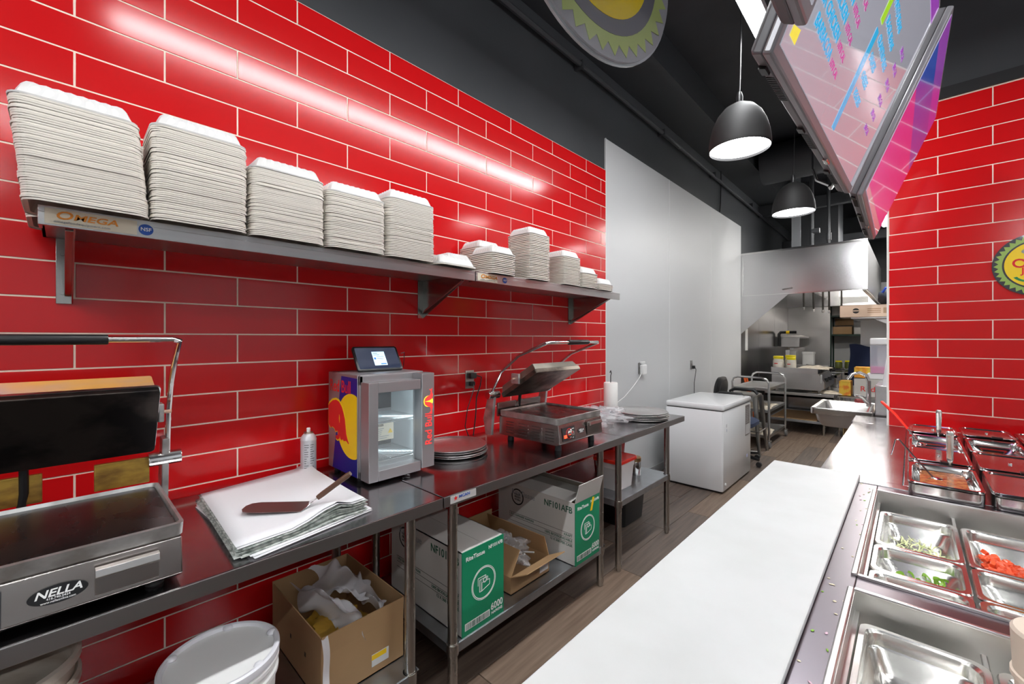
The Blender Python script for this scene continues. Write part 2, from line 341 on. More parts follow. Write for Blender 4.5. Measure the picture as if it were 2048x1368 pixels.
# --- cooker hood
hd = T('cooker_hood', 'large brushed stainless cooker hood over the fryer line', 'hood', (0,7.775,2.19))
hy = 3.63
B().box(0.0,0,0,1.62,0.012,0.71).build('end_panel', STEELV, hd, bevel=0.002)
B().box(0.0,hy-0.012,0,1.62,hy,0.71).build('end_panel', STEELV, hd, bevel=0.002)
B().box(1.608,0.012,0,1.62,hy-0.012,0.71).build('front_panel', STEEL, hd, bevel=0.002)
B().box(0.0,0.012,0.70,1.61,hy-0.012,0.71).build('top_panel', STEELV, hd)
B().box(0.0,-0.006,0.685,1.625,0.0,0.715).box(0.02,-0.006,0,0.035,0.0,0.66).box(1.59,-0.010,0.0,1.625,0.0,0.71).build('edge_fold', POL, hd, bevel=0.001)
B().box(0.02,-0.007,0.0,1.60,0.0,0.016).build('drip_lip', POL, hd, bevel=0.001)
B().box(1.56,0.02,-0.01,1.60,hy-0.02,0.012).build('gutter', STEEL, hd)
B().prism([(0.0,0.0),(0.675,0.0),(0.0,-0.62)],'y',0.0,0.008).build('end_skirt', STEELV, hd, smooth=0)
for i in range(7):
    fb = B()
    M = Matrix.Translation((0.55,0.06+i*0.5,0.34)) @ Matrix.Rotation(math.radians(40),4,'Y')
    fb.box(-0.24,0,-0.02,0.24,0.48,0.02,M)
    for q in range(8): fb.box(-0.22,0.02+q*0.056,-0.03,0.22,0.05+q*0.056,-0.018,M)
    fb.build('baffle_filter', STEELV, hd)
B().tube([(0.60,-0.02,0.07),(0.60,-0.035,0.075),(0.72,-0.035,0.09),(0.72,-0.02,0.095)],0.006,8).build('pull_handle', POL, hd)
for x, y, l in ((0.72,1.0,0.20),(0.85,1.05,0.24),(0.95,1.3,0.25),(1.06,1.1,0.27),(1.14,2.0,0.15)):
    nz = B().tube([(x,y,0.25),(x,y,0.05-l)],0.014,8).build('fire_drop_pipe', mat('dark_pipe',(0.05,0.045,0.04),0.4,0.6), hd)
    B().lathe([(0.016,0.0),(0.02,-0.03),(0.012,-0.05)],(x,y,0.05-l),10,True,True).build('nozzle', POL, nz)
for y in (0.9,2.3):  # lights inside the hood, added to brighten the cook line
    hl = B().lathe([(0.03,0.10),(0.06,0.08),(0.07,0.02),(0.05,-0.03),(0.002,-0.045)],(1.15,y,0.50),20,True,True).build('added_hood_light', mat('added_hood_glow',(1,1,1),0.4,emit=90,ecol=(1,0.96,0.9)), hd)
    B().cyl((1.15,y,0.58),(1.15,y,0.70),0.05,None,16).build('added_light_base', POL, hd)
hp = tag(B().box(0.95,11.385,2.24,1.42,11.392,2.37).build('notice', mat('paper_white',(0.72,0.72,0.70),0.7)), 'white printed notice strip fixed inside the far end of the hood', 'notice')
for i in range(6): flat(rect(-0.2+i*0.001,-0.002,0.2-0.03*(i%3),0.002), GINK, hp, (1.18,11.384,2.26+i*0.018), X_, Z_, 'print_line')
# ================================================================= wall shelf with clamshell stacks
def shelf(y0, y1, label, brk):
    t = T('wall_shelf', label, 'shelf', (0,y0,1.85)); L = y1-y0
    b = B().box(0.004,0,-0.018,0.42,L,0).box(0.405,0,-0.052,0.42,L,-0.017).box(0.004,0,-0.018,0.41,0.01,-0.0).box(0.36,0.001,-0.052,0.406,0.008,-0.017).box(0.004,0,0,0.012,L,0.06)
    b.build('board', mat('shelf_steel',(0.47,0.47,0.47),0.3,1,noise=((40,1.5,40),0.3,0.75,(0.54,0.54,0.53),0.38)), t, bevel=0.0015)
    for y in brk:
        k = B().box(0.004,y-y0-0.02,-0.235,0.010,y-y0+0.02,-0.018)
        k.prism([(0.008,-0.235),(0.008,-0.018),(0.385,-0.018),(0.385,-0.045)],'y',y-y0+0.016,y-y0+0.020)
        kb = k.build('bracket', DARKST, t, bevel=0.001)
        for z in (-0.07,-0.2): B().cyl((0.009,y-y0-0.005,z),(0.014,y-y0-0.005,z),0.006,0.005,10).build('screw', DARKST, kb)
        B().prism([(0.02,-0.21),(0.02,-0.2),(0.37,-0.04),(0.37,-0.052)],'y',y-y0+0.000,y-y0+0.018).build('flange', DARKST, kb, bevel=0.001)
    pl = B().box(0.4203,0.012,-0.047,0.4215,0.195,-0.006).build('maker_plate', LABEL, t, bevel=0.001)
    pl.scale = (1,1 if y0 < 1 else 0.8,1)
    text('O', ORINK, t, (0.4225,0.03,-0.0225), Y_, Z_, 0.030, bold=0.02, sx=1.35, shear=0.2)
    text('MEGA', ORINK, t, (0.4225,0.064,-0.0235), Y_, Z_, 0.023, bold=0.02, sx=1.45, shear=0.2)
    text('omegafoodequipment.com', GINK, t, (0.4225,0.028,-0.0395), Y_, Z_, 0.0085, sx=1.2)
    flat(circ(0.017,28,sy=0.95), BLINK, t, (0.4203,0.215,-0.028), Y_, Z_, 'round_badge', 0.001)
    text('NSF', WINK, t, (0.4225,0.215,-0.028), Y_, Z_, 0.015, 'CENTER', bold=0.01)
    return t
shelf(-0.045*0.966, 1.478, 'long steel wall shelf under the tall clamshell stacks', (0.006, 1.425))
shelf(1.484, 2.985, 'steel wall shelf under the short clamshell stacks, by the white wall', (2.895,))
# one open clamshell : two ribbed trays hinged along Y, dome up
def clam(w, d, h, rib=True, one=False):
    b = B()
    for cx in ((d/2,) if one else (d*0.25+0.002, d*0.75-0.002)):
        W, D = (d if one else d/2-0.006), w
        rim = rrect(W, D, 0.035, 4, (cx,0), 0.0)
        Lr = [rrect(W-0.002, D-0.002, 0.034, 4, (cx,0), -0.0035), rim, rrect(W, D, 0.035, 4, (cx,0), 0.0012), rrect(W-0.022, D-0.022, 0.026, 4, (cx,0), 0.0022)]
        b.loft(Lr, False, False)
        # ribbed dome
        def dome(t, z, n=10):
            base = []
            ww, dd = W-0.022-t, D-0.022-t
            pts = rrect(ww, dd, max(0.02-t*0.1,0.012), 2, (cx,0), z)
            out = []
            for i in range(len(pts)):
                p, q = pts[i], pts[(i+1) % len(pts)]; L = math.hypot(q[0]-p[0], q[1]-p[1]); k = 14 if L > 0.05 else 1
                for j in range(k):
                    f = j/k; x, y = p[0]+(q[0]-p[0])*f, p[1]+(q[1]-p[1])*f
                    if k > 1 and rib and j % 2 == 1 and t > 0.001:
                        nx, ny = (q[1]-p[1])/L, -(q[0]-p[0])/L; x -= nx*0.006; y -= ny*0.006
                    out.append((x, y, z))
            return out
        b.loft([dome(0.0,0.0022), dome(0.012,h*0.45), dome(0.026,h*0.85), dome(0.036,h), dome(0.06,h)], False, True)
    if not one: b.box(d/2-0.006,-w*0.42,-0.001,d/2+0.006,w*0.42,0.001)
    # tab on the front edge
    return b
def clam_pair(w, d, h, one=False):
    top = clam(w,d,h,True,one).mesh('clamshell_container'); top.materials.append(SHELLW)
    inn = clam(w,d,h*0.93,False,one).mesh('clamshell_container'); inn.materials.append(SHELL)
    return top, inn
BIGT, BIGI = clam_pair(0.249, 0.46, 0.042)
SMT, SMI = clam_pair(0.205, 0.20, 0.042, True)
def stack(y, ztop, n, label, grp, kind='big', x=0.012, rz=0.0, lean=0.0, z0=1.8545):
    pt, pi_ = (BIGT, BIGI) if kind == 'big' else (SMT, SMI)
    step = (ztop-z0)/max(n-1,1) if n > 1 else 0
    for i in range(n):
        me = pt if i == n-1 else pi_
        o = inst(me, 'clamshell_container', None, (x+random.uniform(-.0016,.0016), y+random.uniform(-.0014,.0014)+lean*i/n, z0+i*step), (0,0,rz+random.uniform(-.004,.004)))
        gap = 0.004*math.sin(i*0.7)
        tag(o, ('topmost white clamshell of the ' if i == n-1 and n > 1 else 'white clamshell container in the ')+label, 'food container', grp if i < n-1 or n == 1 else None)
stack(0.053, 2.115, 44, 'stack overhanging the shelf end above the orange lettered plate', 'clamshells in the end stack', lean=-0.024)
stack(0.304, 2.135, 46, 'second tall stack from the plated shelf end', 'clamshells in the second tall stack')
stack(0.561, 2.085, 39, 'third tall stack from the plated shelf end', 'clamshells in the third tall stack')
stack(0.817, 2.070, 34, 'fourth tall stack from the plated shelf end', 'clamshells in the fourth tall stack')
stack(1.072, 2.105, 37, 'last of the tall stacks, beside the bare shelf gap', 'clamshells in the fifth tall stack', x=-0.0+0.012)
stack(1.335, 1.860, 2, 'low pair between the tall and the short stacks', 'low clamshell pair')
stack(1.67, 1.965, 12, 'short stack above the second lettered plate', 'small clamshells in the front short stack', 'sm', x=0.25)
stack(1.78, 2.045, 19, 'small stack against the tiles, half hidden', 'small clamshells against the tiles', 'sm', x=0.03)
stack(1.545, 1.935, 8, 'low small stack against the tiles behind the lettered plate', 'low small clamshells against the tiles', 'sm', x=0.03)
stack(1.985, 2.125, 28, 'tallest stack of small containers', 'small clamshells in the tallest small stack', 'sm', x=0.25)
stack(2.32, 2.035, 19, 'small stack right after the tallest one', 'small clamshells in the fourth short stack', 'sm', x=0.25)
stack(2.535, 1.950, 10, 'low small stack next to the last one', 'small clamshells in the low stack', 'sm', x=0.25)
stack(2.752, 1.895, 5, 'lowest small stack at the shelf end by the white wall', 'small clamshells at the shelf end', 'sm', x=0.25)
# ================================================================= work tables
def leg_part(t, x, y, ztop, foot=True):
    l = B().cyl((x,y,0.035),(x,y,ztop),0.0205,None,24).build('leg', LEGM, t)
    B().lathe([(0.012,0),(0.017,0.004),(0.019,0.02),(0.0215,0.03),(0.0215,0.055)],(x,y,0),20,True,True).build('foot', LEGM, l)
    return l
def work_table(y0, y1, label, legs, zs, shelf_z=True):
    t = T('work_table', label, 'table', (0,y0,0)); L = y1-y0
    B().box(0.7525,0,0.838,0.756,L,0.8795).build('front_edge', mat('lightened_edge_steel',(0.50,0.50,0.505),0.33,1), t, bevel=0.0012)  # apron facing in paler steel, the brightness of reflected light put into its colour
    b = B().box(0.012,0,0.868,0.752,L,0.88).box(0.742,0,0.838,0.752,L,0.878).box(0.012,0.0,0.838,0.745,0.012,0.87).box(0.012,L-0.012,0.838,0.745,L,0.87)
    b.build('worktop', STOP, t, bevel=0.003)
    B().box(0.1,0.03,0.83,0.66,L-0.03,0.866).build('under_brace', GALV, t)
    for y in legs:
        for x in (0.70,0.075): leg_part(t, x, y-y0, 0.845)
    B().box(0.05,max(legs[0]-y0-0.02,0),zs-0.006,0.715,legs[-1]-y0+0.03,zs).box(0.712,legs[0]-y0,zs-0.04,0.718,legs[-1]-y0,zs-0.002).box(0.05,legs[0]-y0,zs-0.04,0.056,legs[-1]-y0,zs-0.002).box(0.06,legs[-1]-y0+0.024,zs-0.04,0.70,legs[-1]-y0+0.03,zs-0.002).box(0.06,legs[0]-y0-0.02,zs-0.04,0.70,legs[0]-y0-0.014,zs-0.002).build('undershelf', GALV, t, bevel=0.0015)
    for y in legs:
        for x in (0.70,0.075): B().lathe([(0.0215,-0.045),(0.026,-0.045),(0.026,0.0),(0.0215,0.0)],(x,y-y0,zs),20).build('collar', LEGM, t)
    return t
work_table(-0.75, 1.012, 'stainless work table under the scorched grill and paper stack', (-0.66, 0.90), 0.245)
t2 = work_table(1.018, 2.425, 'stainless work table with napkin cartons on its undershelf', (1.104, 2.24), 0.245)
work_table(2.43, 3.41, 'short stainless work table with the paper towel and pizza pans', (2.46, 3.20), 0.455)
pl = B().box(0.7562,0.03,0.846,0.7572,0.165,0.876).build('maker_plate', mat('plate_silver',(0.70,0.69,0.68),0.35,0.4), t2, bevel=0.001)
text('MCAN', BLINK, t2, (0.7578,0.072,0.8655), Y_, Z_, 0.016, bold=0.015, sx=1.25)
flat([(0.010*math.cos(PI/2+k*PI/5)*(1 if k%2==0 else 0.45), 0.010*math.sin(PI/2+k*PI/5)*(1 if k%2==0 else 0.45)) for k in range(10)], RDINK, t2, (0.757,0.056,0.864), Y_, Z_, 'star', 0.001)
# ================================================================= panini grills
def grill(name, label, loc, w, zb, A):
    """loc = front-left base corner on the table; local x backwards is -x, y along the wall"""
    t = T(name, label, 'grill', loc)
    d = 0.46; hb = A['hb']
    BODY = mat('grill_body_steel',(0.40,0.36,0.34),0.22,1,noise=((3,6,6),0.3,0.75,(0.45,0.42,0.40),0.28))
    b = B().prism([(-d,zb),(-0.02,zb),(0.0,zb+0.012),(-0.012,zb+hb),(-d,zb+hb)],'y',0,w)
    b.build('base', BODY, t, bevel=0.003)
    for x in (-0.05,-d+0.05):
        for y in (0.05,w-0.05): B().lathe([(0.018,0),(0.02,0.004),(0.016,zb)],(x,y,0),16,True,True).build('foot', RUB, t)
    z1 = zb+hb
    # cast rim and plate
    def rr(dx, z): return [(p[0],p[1],z) for p in rrect(d-0.02+dx*2, w+0.008+dx*2, 0.018, 4, (-d/2-0.003, w/2))]
    B().loft([rr(-0.004,z1), rr(0.0,z1+0.004), rr(0.002,z1+0.034), rr(-0.006,z1+0.036), rr(-0.010,z1+0.022)], True, False).build('plate_rim', CASTAL, t)
    B().loft([rr(-0.011,z1+0.012), rr(-0.011,z1+0.026)], True, True).build('lower_plate', IRON, t)
    # side vents
    if A.get('vents'):
        vb = B()
        for c in range(4):
            for r in range(5): vb.box(-d+0.06+c*0.10,-0.002,zb+0.02+r*0.016,-d+0.12+c*0.10,0.0,zb+0.0235+r*0.016)
        vb.build('vent_slots', mat('vent_shadow',(0.10,0.085,0.08),0.4,0.8), t, smooth=0)['kind'] = 'stuff'
        for c in range(4):
            for r in range(4): B().ball((-d+0.135+c*0.10,-0.002,zb+0.022+r*0.02),0.0022,8,6).build('rivet', POL, t)
    # front : dial panel, badge, drip tray
    ny = Vector((1,0,0.12)).normalized()
    fx = lambda z: -0.0115*(z-zb-0.012)/(hb-0.012)
    zc = zb+hb*0.52; o = lambda y, dz=0, p=0.001: (fx(zc+dz)+p+0.0005, y, zc+dz)
    U = (-0.0115, 0, hb-0.012)
    dp = A['dial']; dy = A['dialy']
    flat(rect(-dp/2,-0.036,dp/2,0.036), mat('dial_panel',(0.03,0.03,0.032),0.35), t, o(dy), Y_, U, 'dial_panel', 0.0015)
    if A.get('knob'):
        ring(0.026,0.029, RDINK, t, o(dy+0.004,0,0.0027), Y_, U, 'dial_ring'); flat(rect(-0.011,-0.008,0.011,0.008), mat('lit_switch',(0.9,0.05,0.02),0.3,emit=1.2,ecol=(1,0.08,0.03)), t, o(dy-0.035,-0.012,0.0027), Y_, U, 'switch', 0.004)
        kn = B().lathe([(0.023,0),(0.023,0.006),(0.018,0.009),(0.017,0.022),(0.012,0.024)],(0,0,0),24,True,True,frame(o(dy+0.006,0,0.003),Y_,U)).build('knob', POL, t)
        text('MAX', WINK, t, o(dy+0.040,0.022,0.003), Y_, U, 0.009, 'CENTER'); text('OFF', WINK, t, o(dy+0.036,-0.026,0.003), Y_, U, 0.009, 'CENTER')
    else:
        text('POWER', WINK, t, o(dy+dp/2-0.006,0.022,0.003), Y_, U, 0.012, 'RIGHT', bold=0.01); text('TIMER 2.0', WINK, t, o(dy+dp/2-0.006,-0.024,0.003), Y_, U, 0.010, 'RIGHT', bold=0.01)
    flat(circ(A['badge'],36,sy=0.42), BLK, t, o(A['badgey']), Y_, U, 'badge', 0.0014)
    s = A['badge']/0.045
    text('NELLA', WINK, t, o(A['badgey'],0.004*s,0.0027), Y_, U, 0.021*s, 'CENTER', bold=0.02, sx=1.15, shear=0.25)
    text('416.740.2424', WINK, t, o(A['badgey'],-0.0065*s,0.0027), Y_, U, 0.0065*s, 'CENTER', bold=0.01); text('www.nellaonline.com', WINK, t, o(A['badgey'],-0.0125*s,0.0027), Y_, U, 0.006*s, 'CENTER', bold=0.01)
    tw = A['tray']; ty = A['trayy']
    tr = B().box(0.0,ty-tw/2,zb+0.022,0.003,ty+tw/2,zb+hb-0.014).prism([(0.002,zb+hb-0.014),(0.002,zb+hb-0.026),(0.020,zb+hb-0.034),(0.023,zb+hb-0.030),(0.020,zb+hb-0.014)],'y',ty-tw/2,ty+tw/2).build('drip_tray', mat('tray_steel',(0.62,0.60,0.58),0.28,1) if A['big'] else BODY, t, bevel=0.001)
    # hinge column behind
    hx, hz = A['hinge']
    for y, yl in A['guard']:
        B().box(hx-0.06,y,z1-0.01+A['gz'],hx-0.045,y+yl,z1+0.075+A['gz']).build('splash_guard', GOLDB if A['big'] else BODY, t, bevel=0.003)
    if not A['big']: B().lathe([(0.045,-0.012),(0.045,0.0)],(0,0,0),28,True,True,Matrix.Translation((hx-0.04,w*0.50,z1+0.035)) @ Matrix.Rotation(PI/2,4,'Y')).build('round_cover', BODY, t)
    B().tube([(hx-0.05,w*0.46,z1+0.01),(hx-0.045,w*0.47,z1+0.05),(hx-0.03,w*0.47,hz+0.02)],0.010,8).build('power_conduit', RUB, t)
    for y in (-0.035, w+0.035):
        B().prism([(hx-0.10,zb-0.005),(hx-0.05,zb-0.005),(hx-0.035,z1+0.03),(hx-0.02,hz+0.02),(hx-0.07,hz+0.025),(hx-0.12,z1-0.02)],'y',y-0.010,y+0.010).build('hinge_arm', CASTAL, t, bevel=0.003)
        pv = B().cyl((hx-0.045,y-0.045,hz-A['pd']),(hx-0.045,y+0.045,hz-A['pd']),0.024,None,20).build('pivot', POL, t, bevel=0.002)
    # upper plate, tilted about the hinge
    an = math.radians(A['tilt']); M = Matrix.Translation((hx,0,hz)) @ Matrix.Rotation(-an,4,'Y')
    L = A['lid']; th = 0.085 if A['big'] else 0.052
    ld = B().loft([[tuple(M @ Vector((p[0],p[1],z))) for p in rrect(L-i*2, w-0.01-i*2, 0.006, 2, (L/2,w/2))] for i, z in ((0.0,0.012),(0.001,0.016),(0.004 if A['big'] else 0.012,th),(0.02,th+0.004))], True, True).build('upper_housing', HEATG if A['big'] else mat('brushed_lid',(0.42,0.38,0.32),0.3,1,noise=((6,6,6),0.35,0.7,(0.52,0.47,0.40),0.4)), t)
    B().loft([[tuple(M @ Vector((p[0],p[1],z))) for p in rrect(L+0.012, w+0.004, 0.012, 3, (L/2,w/2))] for z in (-0.014,0.013)], True, True).build('upper_plate', SOOT if A['big'] else SOOT2, t, bevel=0.003)
    if A['big']: B().loft([[tuple(M @ Vector((p[0],p[1],z))) for p in rrect(L+0.016, w+0.010, 0.012, 3, (L/2,w/2))] for z in (0.006,0.014)], True, True).build('plate_edge', STEEL, t)
    # lift arms and handle
    ax = A['arm']      # points (x,z) from the pivot to the grip
    hb_ = B()
    ya, yb_ = -0.042, w+0.042
    p0 = [(hx-0.045,ya,hz-A['pd'])]+[(x,ya,z) for x, z in ax]; p1 = [(x,yb_,z) for x, z in reversed(ax)]+[(hx-0.045,yb_,hz-A['pd'])]
    hb_.tube(p0+[(ax[-1][0]+0.012,ya+0.02,ax[-1][1]+0.004)]+[(ax[-1][0]+0.012,yb_-0.02,ax[-1][1]+0.004)]+p1, 0.0085, 10)
    hd_ = hb_.build('lift_handle', POL, t)
    gx, gz = ax[-1][0]+0.012, ax[-1][1]+0.004
    B().lathe([(0.0135,-A['grip']/2),(0.0145,-A['grip']/2+0.004),(0.0145,A['grip']/2-0.004),(0.0135,A['grip']/2)],(0,0,0),20,True,True,Matrix.Translation((gx,w/2+A['gripoff'],gz)) @ Matrix.Rotation(PI/2,4,'X')).build('grip', BLK, hd_)
    for y in (-0.012, w+0.012):
        mid = M @ Vector((L*0.52,0,0.03))
        B().box(mid.x-0.03,y-0.008,mid.z-0.03,mid.x+0.03,y+0.008,mid.z+0.03,).build('link_bracket', CASTAL, t, bevel=0.004)
        B().cyl((mid.x,y-0.03,mid.z),(mid.x,y+0.03,mid.z),0.006,None,12).build('link_pin', HEATG, t)
    return t
grill('panini_grill', 'large scorched panini grill with open heat-tinted lid beside the paper stack', (0.735,-0.33,0.88), 0.54, 0.016,
      dict(hb=0.10, big=True, dial=0.20, dialy=0.145, badge=0.046, badgey=0.325, tray=0.112, trayy=0.437, hinge=(-0.50,0.255), tilt=60, lid=0.235, pd=0.05, guard=((0.40,0.135),(0.10,0.19)), gz=0.025,
           arm=[(-0.52,0.36),(-0.47,0.47),(-0.40,0.55),(-0.325,0.612)], grip=0.42, gripoff=-0.06))
grill('panini_grill', 'brown-reflecting panini grill with dial and raised lid beside the paper towel roll', (0.705,1.83,0.88), 0.43, 0.036,
      dict(hb=0.112, big=False, vents=True, knob=True, dial=0.115, dialy=0.085, badge=0.032, badgey=0.205, tray=0.13, trayy=0.325, hinge=(-0.435,0.275), tilt=31, lid=0.31, pd=0.0, guard=((0.01,0.17),(0.25,0.17)), gz=0.0,
           arm=[(-0.475,0.30),(-0.40,0.42),(-0.26,0.52),(-0.06,0.592)], grip=0.20, gripoff=0.03))
# ================================================================= things on the work tables
ZT = 0.88
# --- spray can
t = T('spray_can', 'white aerosol spray can with small print standing by the tiles', 'spray can', (0.125,0.752,ZT))
B().lathe([(0.031,0),(0.033,0.003),(0.033,0.006),(0.0322,0.009),(0.0322,0.165),(0.033,0.168),(0.033,0.172),(0.028,0.186),(0.020,0.196),(0.0165,0.199)],(0,0,0),36,True,True).build('body', mat('can_white',(0.62,0.63,0.66),0.3,0.2,noise=((60,60,25),0.55,0.75,(0.45,0.46,0.50))), t)
B().lathe([(0.018,0.196),(0.019,0.203),(0.015,0.204)],(0,0,0),24,True,True).build('valve_cup', mat('can_rim',(0.45,0.38,0.30),0.3,0.9), t)
B().lathe([(0.008,0.203),(0.0082,0.22),(0.006,0.222)],(0,0,0),16,True,True).build('nozzle', WPL, t)
lb = B()
for i in range(13):
    for a0 in (-0.9,-0.15):
        ln = random.uniform(0.25,0.6); z = 0.03+i*0.010
        if a0 > -0.5 and z < 0.065: continue
        n_ = 5
        lb.loft([[(0.0326*math.cos(a0+ln*q/n_),0.0326*math.sin(a0+ln*q/n_),z+dz) for q in range(n_+1)] for dz in (0,0.0022)],False,False,None,False)
for i in range(12):
    a = -0.1+i*0.035; lb.loft([[(0.0327*math.cos(a),0.0327*math.sin(a),z),(0.0327*math.cos(a+0.02),0.0327*math.sin(a+0.02),z)] for z in (0.03,0.058)],False,False,None,False)
lb.build('small_print', INK, t)
# --- stack of paper sheets with a spatula
t = T('paper_stack', 'thick stack of white deli paper sheets with scorched front edge', 'paper stack', (0.43,0.55,ZT))
def sheet(i, n):
    z = 0.003+i*0.0016; rz = random.uniform(-0.035,0.035); top = i == n-1
    jx, jy = random.uniform(-0.008,0.008), random.uniform(-0.010,0.010)
    if i < 3: jx += 0.012; rz += 0.06
    def fn(u, v):
        # u : from the wall (0) to the table edge (1), v : from the grill (0) to the fridge (1)
        x = -0.31+u*0.565; y = -0.20+v*0.40
        x += -0.10*(v-0.5)*(1-u)*0.0; yy = y + (u-0.5)*-0.10; xx = x + (v-0.5)*0.02
        lift = 0.045*max(0,u-0.75)/0.25*max(0,1-abs(v-0.72)/0.3)*(i/n) + 0.012*max(0,0.2-u)/0.2*(v) + 0.02*max(0,v-0.9)/0.1*(i/n)
        c, s_ = math.cos(rz), math.sin(rz)
        return (c*xx-s_*yy+jx, s_*xx+c*yy+jy, z+lift+0.002*math.sin(7*u+i)*(u > 0.8))
    return B().grid(fn, 10, 8)
PAP = mat('white_paper',(0.74,0.74,0.76),0.7); PAPG = mat('scorched_paper',(0.50,0.53,0.50),0.7,noise=((60,60,60),0.4,0.65,(0.17,0.20,0.18)))
NS = 20
for i in range(NS): sheet(i, NS).build('sheet', PAP if i in (0,1,2,NS-1,NS-2) else PAPG, t, solid=0.0012)
t.rotation_euler = (0,0,0.16)
sp = T('spatula', 'steel spatula with brown wooden handle lying on the paper stack', 'spatula', (0.0,0.0,0.0))
bl = [(-0.0,-0.045),(0.0,0.045),(-0.16,0.045),(-0.185,0.036),(-0.196,0.015),(-0.196,-0.015),(-0.185,-0.036),(-0.16,-0.045)]
M = Matrix.Translation((0.56,0.575,0.921)) @ Matrix.Rotation(math.radians(52),4,'Z') @ Matrix.Rotation(math.radians(2),4,'Y')
B().prism(bl,'z',0,0.0015,M).build('blade', mat('blade_steel',(0.20,0.14,0.13),0.3,0.8), sp)
B().prism([(0,-0.045),(0.01,-0.04),(0.035,-0.012),(0.06,-0.009),(0.06,0.009),(0.035,0.012),(0.01,0.04),(0,0.045)],'z',0,0.002,M @ Matrix.Rotation(math.radians(-38),4,'Y')).build('neck', POL, sp)
B().loft([[(x,)+tuple(p[:2]) for p in rrect(w_,h_,0.005,3)] for x, w_, h_ in ((0.05,0.022,0.016),(0.07,0.024,0.018),(0.12,0.022,0.017),(0.17,0.026,0.018),(0.182,0.022,0.014))],True,True,M @ Matrix.Rotation(math.radians(-38),4,'Y')).build('handle', mat('wood_handle',(0.11,0.055,0.035),0.4), sp)
# --- countertop drinks fridge
t = T('mini_fridge', 'small silver drinks fridge with a red bull emblem and glass door', 'fridge', (0.07,0.865,ZT))
SILV = mat('fridge_silver',(0.42,0.41,0.42),0.35,0.7)
b = B(); W = 0.335; D = 0.285; z0, z1 = 0.02, 0.462
b.box(0,0,z0,D,0.012,z1).box(0,W-0.012,z0,D,W,z1).box(0,0.012,z1-0.014,D,W-0.012,z1).box(0,0.012,z0,D,W-0.012,z0+0.03).box(0,0.012,z0,0.02,W-0.012,z1)
b.build('cabinet', SILV, t, bevel=0.003)
B().box(0.0201,0.0125,z0+0.031,D-0.002,0.016,z1-0.015).box(0.0201,W-0.016,z0+0.031,D-0.002,W-0.0125,z1-0.015).box(0.0201,0.016,z1-0.019,D-0.002,W-0.016,z1-0.0145).build('inner_liner', mat('liner_white',(0.75,0.80,0.82),0.3), t)
B().box(0.0205,0.02,z0+0.24,0.024,W-0.02,z1-0.03).box(0.0205,0.02,z0+0.05,0.024,W-0.02,z0+0.12).build('rear_mirror', mat('dark_mirror',(0.12,0.12,0.13),0.08,0.9), t)
for y in (0.022,W-0.03): B().box(D-0.03,y,z0+0.05,D-0.02,y+0.008,z1-0.03).build('light_strip', mat('fridge_led',(0.85,0.97,1.0),0.4,emit=5,ecol=(0.80,0.95,1.0)), t)
CHR = mat('chrome_wire',(0.75,0.77,0.78),0.15,1)
for zz in (z0+0.225, z0+0.055):
    s_ = B()
    for k in range(18): s_.tube([(0.035+k*0.0135,0.018,zz),(0.035+k*0.0135,W-0.018,zz)],0.0013,5)
    for y in (0.018,W/2,W-0.018): s_.tube([(0.03,y,zz-0.002),(D-0.01,y,zz-0.002)],0.0022,6)
    s_.tube([(D-0.01,0.018,zz),(D-0.01,0.02,zz-0.008),(D-0.01,W-0.02,zz-0.008),(D-0.01,W-0.018,zz)],0.0022,6)
    s_.build('wire_shelf', CHR, t)
pl = B().box(0.214,0.060,z0+0.125,0.216,0.215,z0+0.205).build('danger_label', LABEL, t)
text('DANGER', INK, t, (0.2168,0.135,z0+0.195), Y_, Z_, 0.014, 'CENTER', bold=0.01)
for i in range(6): flat(rect(0,0,random.uniform(0.08,0.12),0.003), GINK, t, (0.2163,0.07,z0+0.178-i*0.009), Y_, Z_, 'print_line', 0.0004)
flat([(-0.012,0),(0.012,0),(0,0.021)], YELINK, t, (0.2163,0.198,z0+0.155), Y_, Z_, 'warning_triangle', 0.0006)
for x in (0.03,D-0.03):
    for y in (0.03,W-0.03): B().lathe([(0.014,0),(0.016,0.021)],(x,y,0),14,True,True).build('foot', RUB, t)
# door : projecting glazed frame and side column
x0, x1 = D+0.012, 0.368
dr = B().box(D,0.005,z0,x0,W,z1-0.006).build('door_backframe', SILV, t, bevel=0.002) if False else None
d_ = B()
d_.box(x0,0.008,z0-0.006,x1,0.052,z1-0.03).box(x0,0.052,z1-0.075,x1,0.265,z1-0.03).box(x0,0.052,z0-0.006,x1,0.265,z0+0.038)
for (a,b2,c,d2) in ((0.003,0.003,0.02,z1-z0-0.004),(0.315,0.003,0.332,z1-z0-0.004)): d_.box(D,a,z0+b2-0.003,x0,c,z0+d2)
d_.box(D,0.003,z1-0.045,x0,0.332,z1-0.004).box(D,0.003,z0,x0,0.332,z0+0.03)
do = B()
do = d_.build('door_frame', SILV, t, bevel=0.0025)
gl = B().box(x0+0.02,0.054,z0+0.036,x0+0.024,0.262,z1-0.073).build('door_glass', GLASS, t, smooth=0)
B().box(x0,0.268,z0+0.002,x1+0.004,0.337,z1-0.004).build('door_column', SILV, t, bevel=0.003)
B().tube([(x1-0.03,0.19,z0-0.004),(x1-0.03,0.19,z0-0.014),(x1-0.005,0.21,z0-0.014)],0.005,8).build('lock', POL, t)
